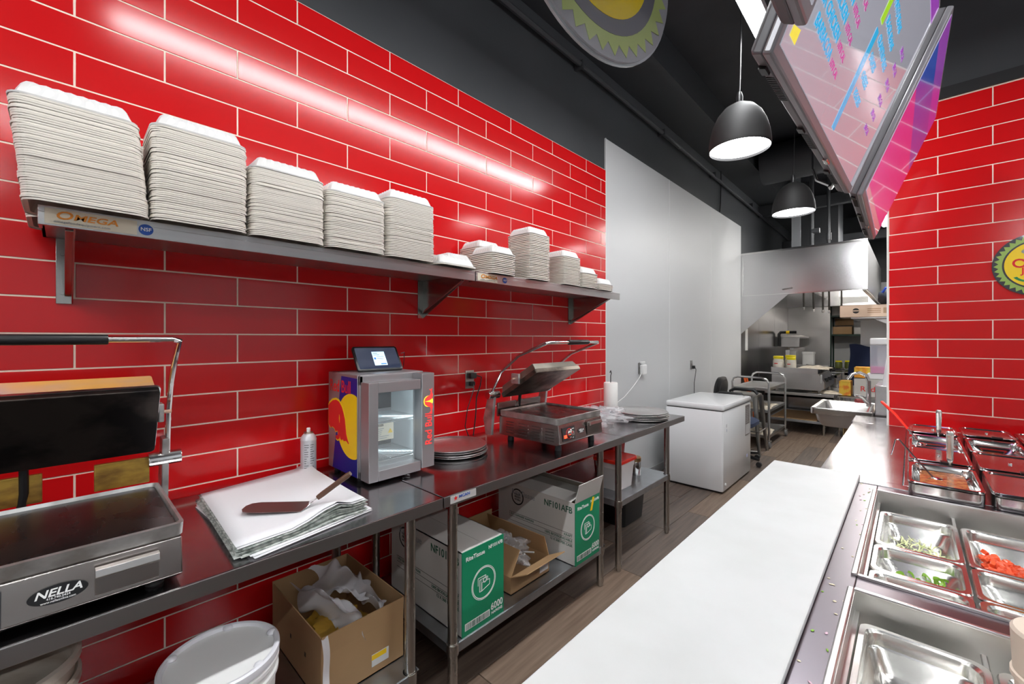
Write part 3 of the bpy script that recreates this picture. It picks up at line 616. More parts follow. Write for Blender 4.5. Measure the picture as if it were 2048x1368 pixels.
# print on the side panel (faces the grill) : frame right = -x? seen from the table front, right is +x
so = (0, -0.0004, 0)
R_, U_ = X_, Z_
def side(poly, m, nm, lay): return flat(poly, m, t, (0,-0.0002-0.0005*lay,0), X_, Z_, nm, 0.0005)
side([(0.045,z0+0.002),(0.283,z0+0.002),(0.283,z1-0.016),(0.135,z1-0.012)], mat('blue_print',(0.008,0.012,0.22),0.35), 'blue_panel', 0)
def arc(cx, cz, r, a0, a1, n=40): return [(cx+r*math.cos(math.radians(a0+(a1-a0)*k/n)), cz+r*math.sin(math.radians(a0+(a1-a0)*k/n))) for k in range(n+1)]
sun = [p for p in arc(0.232,z0+0.215,0.142,0,360,60)]
sun = [(min(p[0],0.283),p[1]) for p in sun]
side(sun, YELINK, 'sun_disc', 1)
bull = [(0.004,0.285),(0.02,0.297),(0.05,0.312),(0.085,0.318),(0.115,0.312),(0.140,0.292),(0.158,0.268),(0.172,0.240),(0.180,0.205),(0.186,0.175),(0.200,0.150),(0.212,0.138),(0.205,0.134),(0.192,0.142),(0.180,0.145),(0.163,0.140),(0.150,0.148),(0.142,0.140),(0.128,0.146),(0.122,0.160),(0.118,0.145),(0.100,0.138),(0.082,0.142),(0.080,0.155),(0.095,0.155),(0.105,0.165),(0.098,0.178),(0.080,0.172),(0.066,0.185),(0.045,0.190),(0.030,0.182),(0.004,0.198)]
cx_, cz_ = 0.09, 0.22
side([(max(cx_+(p[0]-cx_)*1.07,0.002),z0+cz_+(p[1]-cz_)*1.09) for p in bull], YELINK, 'bull_outline', 2)
side([(p[0],z0+p[1]) for p in bull], RDINK, 'bull', 3)
side([(0.118,z0+0.255),(0.122,z0+0.235),(0.120,z0+0.215),(0.115,z0+0.235)], YELINK, 'bull_mark', 4)
text('Red Bull', RDINK, t, (0.018,-0.0016,z1-0.062), X_, Z_, 0.078, bold=0.008, sx=0.80)
# print on the door column
cy0 = 0.3025; cxx = x1+0.0045
flat(circ(0.026,28), mat('lit_yellow',(0.95,0.75,0.05),0.4,emit=0.5,ecol=(1,0.75,0.05)), t, (cxx,cy0,z1-0.135), Y_, Z_, 'sun_disc', 0.0006)
RDL = mat('lit_red',(0.9,0.05,0.05),0.4,emit=0.35,ecol=(1,0.06,0.05))
bl2 = [(-0.022,0.002),(-0.018,0.016),(-0.004,0.026),(0.01,0.03),(0.014,0.048),(0.004,0.058),(0.016,0.056),(0.022,0.064),(0.02,0.044),(0.026,0.03),(0.02,0.012),(0.006,0.006)]
for sgn in (1,-1): flat([(p[0]*(1),sgn*(p[1]-0.002)) for p in (bl2 if sgn > 0 else list(reversed(bl2)))], RDL, t, (cxx+0.0006,cy0,z1-0.135), Y_, Z_, 'bull', 0.0006)
text('Red Bull', RDL, t, (cxx+0.0006,cy0+0.003,z0+0.105), Z_, (0,-1,0), 0.052, bold=0.012, sx=0.85)
# --- tablet on the fridge
t = T('tablet', 'black tablet with lit screen leaning on top of the drinks fridge', 'tablet', (0.24,1.045,ZT+0.464), math.radians(-6))
M = Matrix.Translation((0,0,0.004)) @ Matrix.Rotation(math.radians(-38),4,'Y')
def slab(w, h, r, d0, d1, dz=0.0): return B().loft([[tuple(M @ Vector((d,p[0],p[1]+h/2+dz))) for p in rrect(w,h,r,4)] for d in (d0,d1)],True,True)
slab(0.225,0.142,0.012,-0.014,0.0).build('case', BLK, t, bevel=0.003)
slab(0.205,0.122,0.006,0.0,0.0006,0.010).build('screen', mat('tablet_screen',(0.01,0.012,0.018),0.06,0,0.6,emit=0.15,ecol=(0.12,0.16,0.3)), t)
def scr(poly, m, nm, lay=0):
    return flat(poly, m, t, tuple(M @ Vector((0.001+0.0006*lay,0,0.0))), Y_, tuple(M.to_3x3() @ Vector((0,0,1))), nm, 0.0004)
scr(rect(-0.025,0.028,0.038,0.108), mat('dialog_glow',(0.55,0.72,0.85),0.3,emit=0.75,ecol=(0.55,0.75,0.9)), 'dialog', 0)
scr(rect(0.006,0.032,0.034,0.039), mat('button_blue',(0.02,0.12,0.55),0.3,emit=0.5,ecol=(0.03,0.2,0.8)), 'button', 1)
scr(rect(-0.021,0.062,-0.011,0.073), mat('button_blue'), 'icon', 1)
for i, wd in enumerate((0.022,0.03,0.036,0.034,0.03)): scr(rect(-0.02+(0.014 if i > 1 else 0),0.097-i*0.010,-0.02+(0.014 if i > 1 else 0)+wd,0.0995-i*0.010), GINK, 'text_line', 1)
B().prism([(-0.10,0.0),(-0.02,0.0),(-0.095,0.095)],'y',-0.05,0.05).build('stand', BLK, t)
B().tube([(-0.03,0.112,0.08),(-0.04,0.135,0.085),(-0.09,0.16,0.05),(-0.11,0.165,0.006)],0.002,6).build('charge_cable', BLK, t)
# --- pizza pans
def pan_mesh(r, m=ALU):
    me = B().lathe([(0.002,0.0),(r-0.020,0.0),(r-0.008,0.0072),(r-0.004,0.0100),(r,0.0104),(r+0.003,0.0086),(r+0.003,0.0058),(r-0.001,0.0040),(r-0.006,0.0052),(r-0.018,-0.0016),(0.002,-0.0016)],(0,0,0),56,True,True).mesh('pizza_pan'); me.materials.append(m); return me
PM1, PM2 = pan_mesh(0.178), pan_mesh(0.195)
for i in range(4):
    top = i == 3
    o = inst(PM1, 'pizza_pan', None, (0.262+random.uniform(-.005,.005),1.465+random.uniform(-.006,.006),ZT+0.003+i*0.0115), (0,0,i)); tag(o, 'topmost round aluminium pan of the stack beside the drinks fridge' if top else 'round aluminium pan within the stack beside the drinks fridge','pan', None if top else 'pans beside the fridge')
for i in range(5):
    top = i == 4
    o = inst(PM2, 'pizza_pan', None, (0.545+random.uniform(-.006,.006),3.10+random.uniform(-.008,.008),ZT+0.003+i*0.0115), (0,0,i)); tag(o, 'topmost round aluminium pan of the stack near the freezer' if top else 'round aluminium pan within the stack near the freezer','pan', None if top else 'pans near the freezer')
# --- outlets and cords
def outlet(y, z, label, w=0.07, h=0.115, x=0.003):
    o = T('wall_outlet', label, 'outlet', (x,y,z))
    B().box(0,-w/2,-h/2,0.006,w/2,h/2).build('cover_plate', mat('outlet_steel',(0.40,0.39,0.38),0.3,0.9), o, bevel=0.002)
    for s_ in (-0.026,0.026): B().box(0.006,-0.017,s_-0.016,0.0085,0.017,s_+0.016).build('socket', mat('socket_grey',(0.35,0.35,0.35),0.5), o, bevel=0.003)
    return o
outlet(1.80,1.235,'steel outlet plate with two black plugs on the red tiles')
t = T('power_plug', 'black plug and cord hanging from the tile wall outlet down to the table', 'plug', (0.014,1.80,1.26))
B().box(0,-0.022,-0.018,0.03,0.03,0.018).build('plug_body', BLK, t, bevel=0.005)
B().tube([(0.03,0.03,0.0),(0.05,0.05,-0.01),(0.045,0.045,-0.06),(0.035,0.02,-0.14),(0.05,0.0,-0.25),(0.05,-0.02,-0.375)],0.0038,8).build('cord', BLK, t)
t = T('power_plug', 'lower black plug with thin cord curling behind the round pans', 'plug', (0.014,1.80,1.209))
B().box(0,-0.018,-0.014,0.026,0.02,0.014).build('plug_body', BLK, t, bevel=0.005)
B().tube([(0.026,0,0.0),(0.045,-0.01,-0.03),(0.03,-0.05,-0.15),(0.035,-0.075,-0.26),(0.04,-0.05,-0.325)],0.003,8).build('cord', BLK, t)
outlet(4.15,1.185,'steel outlet plate on the white wall behind a white adapter', x=0.0)
t = T('power_adapter', 'white power adapter plugged into the white wall with a white cord', 'adapter', (0.009,4.18,1.18))
B().box(0,-0.045,-0.06,0.04,0.05,0.045).build('adapter_body', WPL, t, bevel=0.012); B().box(0,-0.04,0.05,0.03,0.03,0.075).build('plug_body', WPL, t, bevel=0.006)
B().tube([(0.02,-0.045,-0.04),(0.03,-0.10,-0.08),(0.05,-0.28,-0.16),(0.08,-0.52,-0.24),(0.12,-0.76,-0.275),(0.2,-0.82,-0.293)],0.003,8).build('cord', WPL, t)
outlet(5.58,1.155,'steel outlet plate on the white wall above the chest freezer', x=0.0)
t = T('power_plug', 'black plug and cord dropping behind the white chest freezer', 'plug', (0.009,5.60,1.125))
B().box(0,-0.02,-0.02,0.03,0.02,0.02).build('plug_body', BLK, t, bevel=0.005); B().tube([(0.03,0,0),(0.045,0,-0.03),(0.03,-0.02,-0.2),(0.04,-0.05,-0.6),(0.04,-0.06,-1.1)],0.004,8).build('cord', BLK, t)
# --- paper towel roll on its stand and clear bag
t = T('paper_towel', 'white paper towel roll on a wire stand against the white wall', 'paper towel', (0.155,3.30,ZT))
B().lathe([(0.02,0.012),(0.058,0.012),(0.06,0.02),(0.06,0.225),(0.056,0.232),(0.02,0.232)],(0,0,0),36,True,True).build('roll', mat('towel_white',(0.80,0.79,0.76),0.9), t)
B().lathe([(0.075,0.0),(0.075,0.008),(0.01,0.010)],(0,0,0),28,True,True).build('stand_base', BLK, t)
B().tube([(0,0,0.01),(0,0,0.29),(0.0,0.012,0.315),(0,0.0,0.335),(0,-0.012,0.318)],0.004,8).build('stand_rod', BLK, t)
def crumple(name, label, cat, c, r, m, seed, parent=None, n=18, k=12, flat_z=0.0, amp=0.35):
    rnd = random.Random(seed); ph = [rnd.uniform(0,6.28) for _ in range(12)]
    def fn(u, v):
        a = 2*PI*u; e = PI*(v-0.5)
        q = 1+amp*(0.5*math.sin(3*a+ph[0]+4*e)+0.3*math.sin(7*a+ph[1])*math.cos(5*e+ph[2])+0.3*math.sin(11*a+9*e+ph[3]))
        z = r[2]*math.sin(e)*q
        return (c[0]+r[0]*q*math.cos(e)*math.cos(a), c[1]+r[1]*q*math.cos(e)*math.sin(a), max(c[2]+z, flat_z))
    o = B().grid(fn, n*2, k*2).build(name, m, parent, smooth=50)
    if label: tag(o, label, cat)
    return o
t = crumple('plastic_bag', 'crumpled clear plastic bag between the second grill and the paper towel', 'plastic bag', (0.40,2.72,ZT+0.045), (0.19,0.24,0.055), CLEAR, 3, None, 18, 12, ZT+0.001, 0.45)
B().box(0.24,2.96,ZT+0.001,0.30,3.12,ZT+0.02).build('folded_cloth', mat('navy_cloth',(0.03,0.035,0.07),0.9), bevel=0.006); o = bpy.data.objects['folded_cloth']; tag(o,'dark navy folded cloth between the plastic bag and the pans','cloth')
# table crumbs
for i in range(14): pass
# ================================================================= things on the undershelves
ZS = 0.2455
def napkin_carton(label, x0, x1, y0, y1, h, openflaps):
    t = T('napkin_carton', label, 'carton', (0,0,ZS)); g = 0.004
    b = B().box(x0,y0,0,x1-g,y0+g,h).box(x0,y1-g,0,x1-g,y1,h).box(x0,y0+g,0,x0+g,y1-g,h).box(x0,y0,0,x1-g,y1,g)
    if not openflaps:
        b.box(x0,y0,h-g,x1-g,(y0+y1)/2-0.001,h).box(x0,(y0+y1)/2+0.001,h-g,x1-g,y1,h)
    b.build('carton_body', WCARD, t, smooth=0)
    B().box(x1-g,y0,0,x1,y1,h).build('printed_front', GREEN, t, smooth=0)
    if openflaps:
        B().box(0,0,0,0.004,y1-y0,0.11,Matrix.Translation((x1-0.004,y0,h)) @ Matrix.Rotation(math.radians(14),4,'Y')).build('flap', WCARD, t, smooth=0)
        B().box(0,0,0,x1-x0-0.03,0.11,0.003,Matrix.Translation((x0,y0,h)) @ Matrix.Rotation(math.radians(8),4,'X')).build('flap', WCARD, t, smooth=0)
        B().box(0,-0.11,0,x1-x0-0.03,0,0.003,Matrix.Translation((x0,y1,h)) @ Matrix.Rotation(math.radians(-35),4,'X')).build('flap', WCARD, t, smooth=0)
        B().box(x0+0.01,y0+0.01,0.006,x1-0.01,y1-0.01,h-0.10).build('napkin_fill', mat('kraft_napkin',(0.35,0.24,0.14),0.9), t)
    # front print
    fx = x1+0.0003; yc = (y0+y1)/2; w = y1-y0
    O = lambda y, z: (fx, yc+y, z)
    tx = lambda s, m, y, z, sz, al='CENTER', **k: text(s, m, t, (fx+0.0004,yc+y,z), Y_, Z_, sz, al, **k)
    tx('RiteTissue', WINK, -w*0.42, h-0.036, 0.026, 'LEFT', bold=0.012)
    flat([(-0.006,0),(0.0,0),(0.010,0.022),(0.016,0.022),(0.022,0.0),(0.017,0.0),(0.012,0.014)], WINK, t, O(-w*0.46,h-0.030), Y_, Z_, 'house_mark') if False else None
    tx('NF101AFB', WINK, w*0.47, h-0.028, 0.022, 'RIGHT', bold=0.012, sx=0.9)
    R = w*0.29; c = O(0,h*0.52)
    for a, b2 in ((R,R-0.0025),(R-0.005,R-0.0085)): ring(b2,a,WINK,t,c,Y_,Z_,'emblem_ring')
    def line(p, q, wd=0.0025):
        d = Vector((q[0]-p[0],q[1]-p[1])).normalized()*wd/2; n = (-d.y,d.x)
        return [(p[0]+n[0],p[1]+n[1]),(p[0]-n[0],p[1]-n[1]),(q[0]-n[0],q[1]-n[1]),(q[0]+n[0],q[1]+n[1])]
    ic = [((-.6,.45),(.2,.45)),((-.6,.45),(-.6,-.05)),((.2,.45),(.2,.25)),((-.45,.3),(.4,.3)),((-.45,.3),(-.45,-.5)),((.4,.3),(.4,.05)),((-.2,.05),(.6,.05)),((.6,.05),(.6,-.3)),((-.2,.05),(-.2,-.5)),((-.2,-.5),(.6,-.3)),((-.45,-.5),(-.2,-.5)),((-.3,.3),(-.3,-.5))]
    for p, q in ic: flat(line((p[0]*R*0.8,p[1]*R*0.9),(q[0]*R*0.8,q[1]*R*0.9)), WINK, t, c, Y_, Z_, 'emblem_line')
    ring(R*0.10,R*0.17,WINK,t,O(R*0.08,h*0.52+R*0.14),Y_,Z_,'emblem_line')
    flat(rect(-w*0.44,0,w*0.14,0.030), WINK, t, O(0,0.022), Y_, Z_, 'barcode_patch')
    for i in range(26):
        wd = random.choice((0.0012,0.002,0.003)); y = -w*0.42+i*(w*0.54/26)
        flat(rect(0,0.003,wd,0.027), GRINK, t, (fx+0.0007,yc+y,0.022), Y_, Z_, 'bar')
    tx('6000', WINK, w*0.32, 0.055, 0.042, bold=0.012, sx=0.9); tx('NAPKINS', WINK, w*0.32, 0.028, 0.017, bold=0.012)
    # side print (faces -y)
    S_ = lambda s, m, x, z, sz, al='RIGHT', **k: text(s, m, t, (x,y0-0.0008,z), X_, Z_, sz, al, **k)
    S_('NF101AFB', GRINK, x1-0.02, h-0.045, 0.050, bold=0.012, sx=0.9)
    S_('RiteTissue', GINK, x1-0.29, h-0.045, 0.045)
    cc = (x1-0.43,y0-0.0004,h-0.07); ring(0.042,0.050,INK,t,cc,X_,Z_,'round_logo'); text('VALUE', INK, t, (cc[0],y0-0.0008,cc[2]+0.014), X_, Z_, 0.016,'CENTER',bold=0.01); text('FRESH', INK, t, (cc[0],y0-0.0008,cc[2]-0.002), X_, Z_, 0.018,'CENTER',bold=0.01); text('WORKS', INK, t, (cc[0],y0-0.0008,cc[2]-0.018), X_, Z_, 0.014,'CENTER',bold=0.01)
    for i, s in enumerate(('KRAFT','100% BIODEGRADABLE','12 X 500 PER CASE')):
        z = h*0.46-i*0.026; S_(s, GRINK, x1-0.02, z, 0.019, bold=0.006); flat(rect(-0.48,0,0,0.0016), INK, t, (x1-0.02,y0-0.0003,z+0.012), X_, Z_, 'rule_line')
    S_('1 PLY DISPENSER NAPKINS', GRINK, x1-0.50, h*0.46, 0.017, 'LEFT')
    return t
napkin_carton('closed white and green napkin carton behind the table leg', 0.16, 0.712, 1.145, 1.392, 0.355, False)
c2 = napkin_carton('open-flapped white and green napkin carton with yellow tape on its front', 0.14, 0.735, 1.93, 2.175, 0.345, True)
flat([(0,0),(0.02,0.0),(0.045,0.07),(0.025,0.075)], YELINK, c2, (0.7362,2.075,0.265), Y_, Z_, 'yellow_tape')
def open_box(name, label, x0, x1, y0, y1, h, flaps, m=CARD):
    t = T(name, label, 'cardboard box', (0,0,ZS)); g = 0.004
    B().box(x0,y0,0,x1,y0+g,h).box(x0,y1-g,0,x1,y1,h).box(x0,y0+g,0,x0+g,y1-g,h).box(x1-g,y0+g,0,x1,y1-g,h).box(x0,y0,0,x1,y1,g).build('box_body', m, t, smooth=0)
    for side, ang, ln in flaps:
        a = math.radians(ang)
        if side == 'x1': M = Matrix.Translation((x1-g/2,y0,h)) @ Matrix.Rotation(a,4,'Y'); f = B().box(-g/2,0,0,g/2,y1-y0,ln,M)
        if side == 'x0': M = Matrix.Translation((x0+g/2,y0,h)) @ Matrix.Rotation(-a,4,'Y'); f = B().box(-g/2,0,0,g/2,y1-y0,ln,M)
        if side == 'y0': M = Matrix.Translation((x0,y0+g/2,h)) @ Matrix.Rotation(a,4,'X'); f = B().box(0,-g/2,0,x1-x0,g/2,ln,M)
        if side == 'y1': M = Matrix.Translation((x0,y1-g/2,h)) @ Matrix.Rotation(-a,4,'X'); f = B().box(0,-g/2,0,x1-x0,g/2,ln,M)
        f.build('flap', m, t, smooth=0)
    return t
bx = open_box('cardboard_box', 'large open brown box with a milky plastic bag hanging out', 0.13, 0.615, 0.605, 0.925, 0.165, [('x1',4,0.07),('y1',3,0.07),('y0',-2,0.06),('x0',2,0.07)])
lbx = B().box(0.6155,0.79,0.03,0.6165,0.86,0.075).build('shipping_label', mat('paper_white',(0.72,0.72,0.70),0.7), bx); B().box(0.6166,0.79,0.055,0.617,0.85,0.073).build('yellow_tag', YELINK, bx)
for x in (0.33,0.47): text('TO GO' if False else '|||', INK, bx, (x,0.6042,0.11), X_, Z_, 0.018)
t = T('bin_liner', 'milky plastic liner bag spilling out of the large brown box', 'plastic bag', (0,0,ZS))
def liner(seed, x0, y0, dx, dy, h0, hang):
    rnd = random.Random(seed); p = [rnd.uniform(0,6) for _ in range(6)]
    def fn(u, v):
        x = x0+dx*u+0.016*math.sin(9*v+p[0]); y = y0+dy*u+0.016*math.sin(8*v+6*u+p[1])
        z = h0+0.06*math.sin(PI*u)*(0.5+0.5*math.sin(7*v+p[2])) - hang*v + 0.012*math.sin(17*u+11*v+p[3])
        return (x+(0.035*v if hang > 0.1 else 0.05*(v-0.5)), y+0.03*(v-0.5), z)
    return B().grid(fn, 22, 16)
liner(1,0.24,0.66,0.34,0.10,0.26,0.12).build('film_fold', MILK, t, smooth=60)
liner(2,0.22,0.74,0.2,0.13,0.27,0.12).build('film_fold', MILK, t, smooth=60)
liner(4,0.30,0.86,0.27,0.02,0.22,0.10).build('film_fold', MILK, t, smooth=60)
B().grid(lambda u,v: (0.645+0.006*math.sin(9*v)+0.002, 0.592+0.022*u+0.03*v*(1-v), 0.25-0.26*v+0.004*math.sin(20*u)), 4, 16).build('hanging_strip', MILK, t, smooth=60)
crumple('product_fill', None, None, (0.42,0.76,0.10), (0.15,0.11,0.05), mat('amber_bag',(0.42,0.24,0.03),0.35), 5, t)
o = open_box('cardboard_box', 'small open brown box of plastic cutlery between the napkin cartons', 0.20, 0.655, 1.50, 1.80, 0.085, [('x1',62,0.12),('y0',-30,0.13),('x0',-4,0.13),('y1',-18,0.12)])
o.rotation_euler = (0,0,0)
B().box(0.6555,1.72,0.02,0.6565,1.79,0.075).build('shipping_label', mat('paper_white'), o)
t = crumple('cutlery_bag', 'crumpled clear bag of white cutlery in the small brown box', 'plastic bag', (0.45,1.67,ZS+0.10), (0.15,0.11,0.065), CLEAR, 9, None, 18, 12, ZS+0.006, 0.4)
for i in range(16):
    y = 1.57+random.uniform(0,0.2); x = 0.36+random.uniform(0,0.16)
    B().tube([(x,y,ZS+0.05+random.uniform(0,0.06)),(x+0.09,y+random.uniform(-.04,.04),ZS+0.06+random.uniform(0,0.06))],0.004,6).build('cutlery_piece', WPL, t)
# buckets
def bucket(label, x, y, r, h, lid, z=ZS, name='bucket', mt=WPL):
    t = T(name, label, 'bucket', (x,y,z))
    B().lathe([(r*0.86,0),(r*0.88,0.004),(r*0.97,h-0.07),(r*1.02,h-0.066),(r*1.02,h-0.055),(r*0.98,h-0.052),(r*0.985,h-0.035),(r*1.03,h-0.031),(r*1.03,h-0.020),(r*0.985,h-0.017),(r*0.985,h)] + ([] if lid else [(r*0.96,h),(r*0.93,h-0.05),(r*0.84,0.006)]),(0,0,0),56,True,True).build('pail', mt, t)
    if lid:
        ld = B().lathe([(r*1.0,h-0.014),(r*1.035,h-0.012),(r*1.045,h),(r*1.04,h+0.008),(r*1.0,h+0.012),(r*0.95,h+0.010),(r*0.925,h-0.004),(r*0.2,h-0.004),(r*0.19,h-0.001),(r*0.15,h-0.001),(r*0.14,h-0.004),(0.002,h-0.004)],(0,0,0),56,False,True).build('lid', mat('lid_white',(0.70,0.70,0.74),0.35), t)
        for a in (-0.5,0.5,1.6,2.8,4.0): B().ball((r*0.94*math.cos(a),r*0.94*math.sin(a),h+0.005),(0.014,0.014,0.009),10,6).build('lid_lug', mat('lid_white'), ld)
    B().tube([(r*1.0,0.01,h-0.04),(r*1.12,0.05,h-0.10),(r*1.1,0.08,h-0.2),(r*0.95,0.1,h-0.28)],0.003,8).build('bail_handle', WPL, t)
    return t
bucket('white lidded pail on the undershelf beside the large brown box', 0.63, 0.315, 0.142, 0.335, True)
for i in range(2):
    t = T('tub', 'stained off-white tub %s the scorched grill table' % ('nested in another under' if i else 'holding another tub under'), 'tub', (0.46,-0.125,ZS+i*0.06))
    B().lathe([(0.12,0),(0.125,0.006),(0.152,0.36),(0.162,0.365),(0.162,0.385),(0.155,0.39),(0.150,0.385),(0.146,0.36),(0.118,0.01)],(0,0,0),56,True,True).build('tub_wall', mat('stained_tub',(0.68,0.62,0.54),0.4,noise=((4,4,18),0.45,0.7,(0.45,0.36,0.28))), t)
# cords under the first table
o = B().tube([(0.03,0.16,0.80),(0.035,0.28,0.72),(0.04,0.40,0.655),(0.035,0.52,0.63),(0.03,0.65,0.66),(0.03,0.85,0.74),(0.03,1.0,0.83)],0.006,8).build('droop_wire', BLK); tag(o,'black power cord drooping along the tiles under the first table','cord')
o = B().tube([(0.03,1.50,0.83),(0.03,1.62,0.66),(0.035,1.72,0.55),(0.06,1.80,0.52),(0.07,1.86,0.60)],0.006,8).build('droop_wire', BLK); tag(o,'black power cord hanging behind the napkin cartons','cord')
# ---- things on the third table's undershelf
Z3 = 0.4555
t = T('food_bin', 'white square food bin with red lid on the short table undershelf', 'food bin', (0.545,2.69,Z3))
def sq(w, d, r, z): return rrect(w,d,r,4,(0,0),z)
B().loft([sq(0.16,0.19,0.02,0),sq(0.165,0.195,0.02,0.004),sq(0.19,0.22,0.024,0.145),sq(0.197,0.228,0.024,0.15),sq(0.20,0.23,0.024,0.195)],True,True).build('bin_body', mat('bin_milk',(0.74,0.70,0.68),0.4,alpha=1.0), t)
B().loft([sq(0.215,0.245,0.026,0.187),sq(0.225,0.255,0.028,0.190),sq(0.225,0.255,0.028,0.206),sq(0.215,0.245,0.026,0.212),sq(0.17,0.20,0.026,0.209)],True,True).build('lid', mat('bright_red_plastic',(0.85,0.03,0.015),0.3), t)
t = T('food_bin', 'translucent red square tub standing behind the white food bin', 'food bin', (0.36,2.92,Z3))
REDT = mat('clear_red',(0.50,0.02,0.03),0.2,alpha=0.85)
B().loft([sq(0.16,0.16,0.02,0),sq(0.165,0.165,0.02,0.004),sq(0.195,0.195,0.024,0.255),sq(0.215,0.215,0.026,0.262),sq(0.215,0.215,0.026,0.27),sq(0.19,0.19,0.024,0.268),sq(0.16,0.16,0.02,0.01)],True,True).build('tub_wall', REDT, t)
t = T('jar', 'clear square jar with brown spice beside the white food bin', 'jar', (0.50,2.90,Z3))
B().loft([sq(0.085,0.085,0.015,0),sq(0.09,0.09,0.015,0.003),sq(0.10,0.10,0.018,0.10),sq(0.11,0.11,0.02,0.106),sq(0.11,0.11,0.02,0.115)],True,True).build('jar_wall', mat('jar_clear',(0.6,0.5,0.42),0.15,alpha=0.5), t)
B().loft([sq(0.08,0.08,0.014,0.004),sq(0.088,0.088,0.014,0.07)],True,True).build('spice', mat('spice_brown',(0.30,0.16,0.07),0.9), t)
t = T('spice_shaker', 'steel spice shaker with bronze cap on the short table undershelf', 'shaker', (0.535,3.02,Z3))
B().lathe([(0.036,0),(0.038,0.003),(0.038,0.105),(0.036,0.108)],(0,0,0),32,True,True).build('cup', POL, t)
B().lathe([(0.039,0.104),(0.040,0.108),(0.040,0.132),(0.034,0.140),(0.004,0.143)],(0,0,0),32,True,True).build('cap', mat('bronze_cap',(0.40,0.25,0.12),0.3,0.9), t)
crumple('plastic_bag', 'small crumpled clear bag behind the steel spice shaker', 'plastic bag', (0.36,3.14,Z3+0.05), (0.09,0.08,0.045), CLEAR, 12, None, 12, 8, Z3+0.001, 0.4)
t = T('waste_bin', 'black waste bin on the floor under the short table', 'bin', (0.30,3.20,0))
B().loft([rrect(0.24,0.32,0.03,4,(0,0),0),rrect(0.25,0.33,0.03,4,(0,0),0.006),rrect(0.30,0.40,0.04,4,(0,0),0.37),rrect(0.32,0.42,0.04,4,(0,0),0.38),rrect(0.29,0.39,0.04,4,(0,0),0.385),rrect(0.24,0.32,0.03,4,(0,0),0.02)],True,True).build('bin_body', BLK, t)
# ================================================================= chest freezer
t = T('chest_freezer', 'white chest freezer against the white wall panels', 'freezer', (0,0,0))
fx0, fx1, fy0, fy1 = 0.195, 0.762, 4.335, 5.302
B().loft([rrect(fx1-fx0-0.01,fy1-fy0-0.01,0.02,4,((fx0+fx1)/2,(fy0+fy1)/2),z) for z in (0.022,)]+[rrect(fx1-fx0,fy1-fy0,0.022,4,((fx0+fx1)/2,(fy0+fy1)/2),z) for z in (0.03,0.78)]+[rrect(fx1-fx0-0.012,fy1-fy0-0.012,0.02,4,((fx0+fx1)/2,(fy0+fy1)/2),0.79)],True,True).build('cabinet', WENAM, t)
B().loft([rrect(fx1-fx0-0.02,fy1-fy0-0.02,0.02,4,((fx0+fx1)/2,(fy0+fy1)/2),z) for z in (0.788,0.804)],True,True).build('gasket', LINE, t)
B().loft([rrect(fx1-fx0+d,fy1-fy0+d,0.024,4,((fx0+fx1)/2+0.004,(fy0+fy1)/2),z) for d, z in ((0.0,0.803),(0.006,0.808),(0.006,0.836),(-0.004,0.848),(-0.03,0.852),(-0.06,0.850),(-0.09,0.852))],True,True).build('lid', WENAM, t)
for x in (fx0+0.05,fx1-0.05):
    for y in (fy0+0.06,fy1-0.06): B().lathe([(0.02,0),(0.02,0.024)],(x,y,0),12,True,True).build('foot', RUB, t)
B().box(fx0+0.02,fy0+0.02,0.008,fx1-0.02,fy1-0.02,0.024).build('plinth', RUB, t)
st = flat(rect(0,0,0.17,0.33), mat('sticker_grey',(0.22,0.20,0.19),0.4), t, (fx1+0.0004,5.08,0.44), Y_, Z_, 'energy_sticker', 0.0006)
flat(rect(0.012,0.012,0.158,0.12), mat('sticker_pale',(0.62,0.62,0.62),0.4), t, (fx1+0.001,5.08,0.44), Y_, Z_, 'sticker_panel', 0.0005)
for i in range(9): flat(rect(0.015,0,0.015+random.uniform(0.08,0.14),0.007), mat('sticker_line',(0.40,0.38,0.37),0.4), t, (fx1+0.001,5.08,0.58+i*0.019), Y_, Z_, 'sticker_line', 0.0005)
B().cyl((fx1,4.40,0.085),(fx1+0.012,4.40,0.085),0.014,0.012,14).build('drain_cap', WPL, t)
flat(rect(0,0,0.05,0.035), mat('pale_blue_print',(0.55,0.6,0.85),0.5), t, (fx1+0.0004,5.12,0.20), Y_, Z_, 'maker_mark', 0.0005)
B().box(fx1,4.43,0.63,fx1+0.002,4.46,0.66).build('indicator', mat('ind_grey',(0.5,0.5,0.52),0.4), t); flat(rect(0,0,0.008,0.03), mat('ind_blue',(0.03,0.12,0.25),0.4), t, (fx1+0.0004,4.445,0.585), Y_, Z_, 'indicator_mark', 0.0005)
# ================================================================= counter with sandwich unit
t = T('prep_counter', 'long stainless sandwich prep counter with recessed pan wells', 'counter', (0,0,0))
CT = mat('counter_steel',(0.40,0.38,0.39),0.2,1,noise=((9,9,9),0.3,0.75,(0.46,0.44,0.45),0.27))
DKST = mat('rail_steel',(0.19,0.17,0.19),0.33,1)
zt = 0.893; xl, xr = 1.60, 3.0
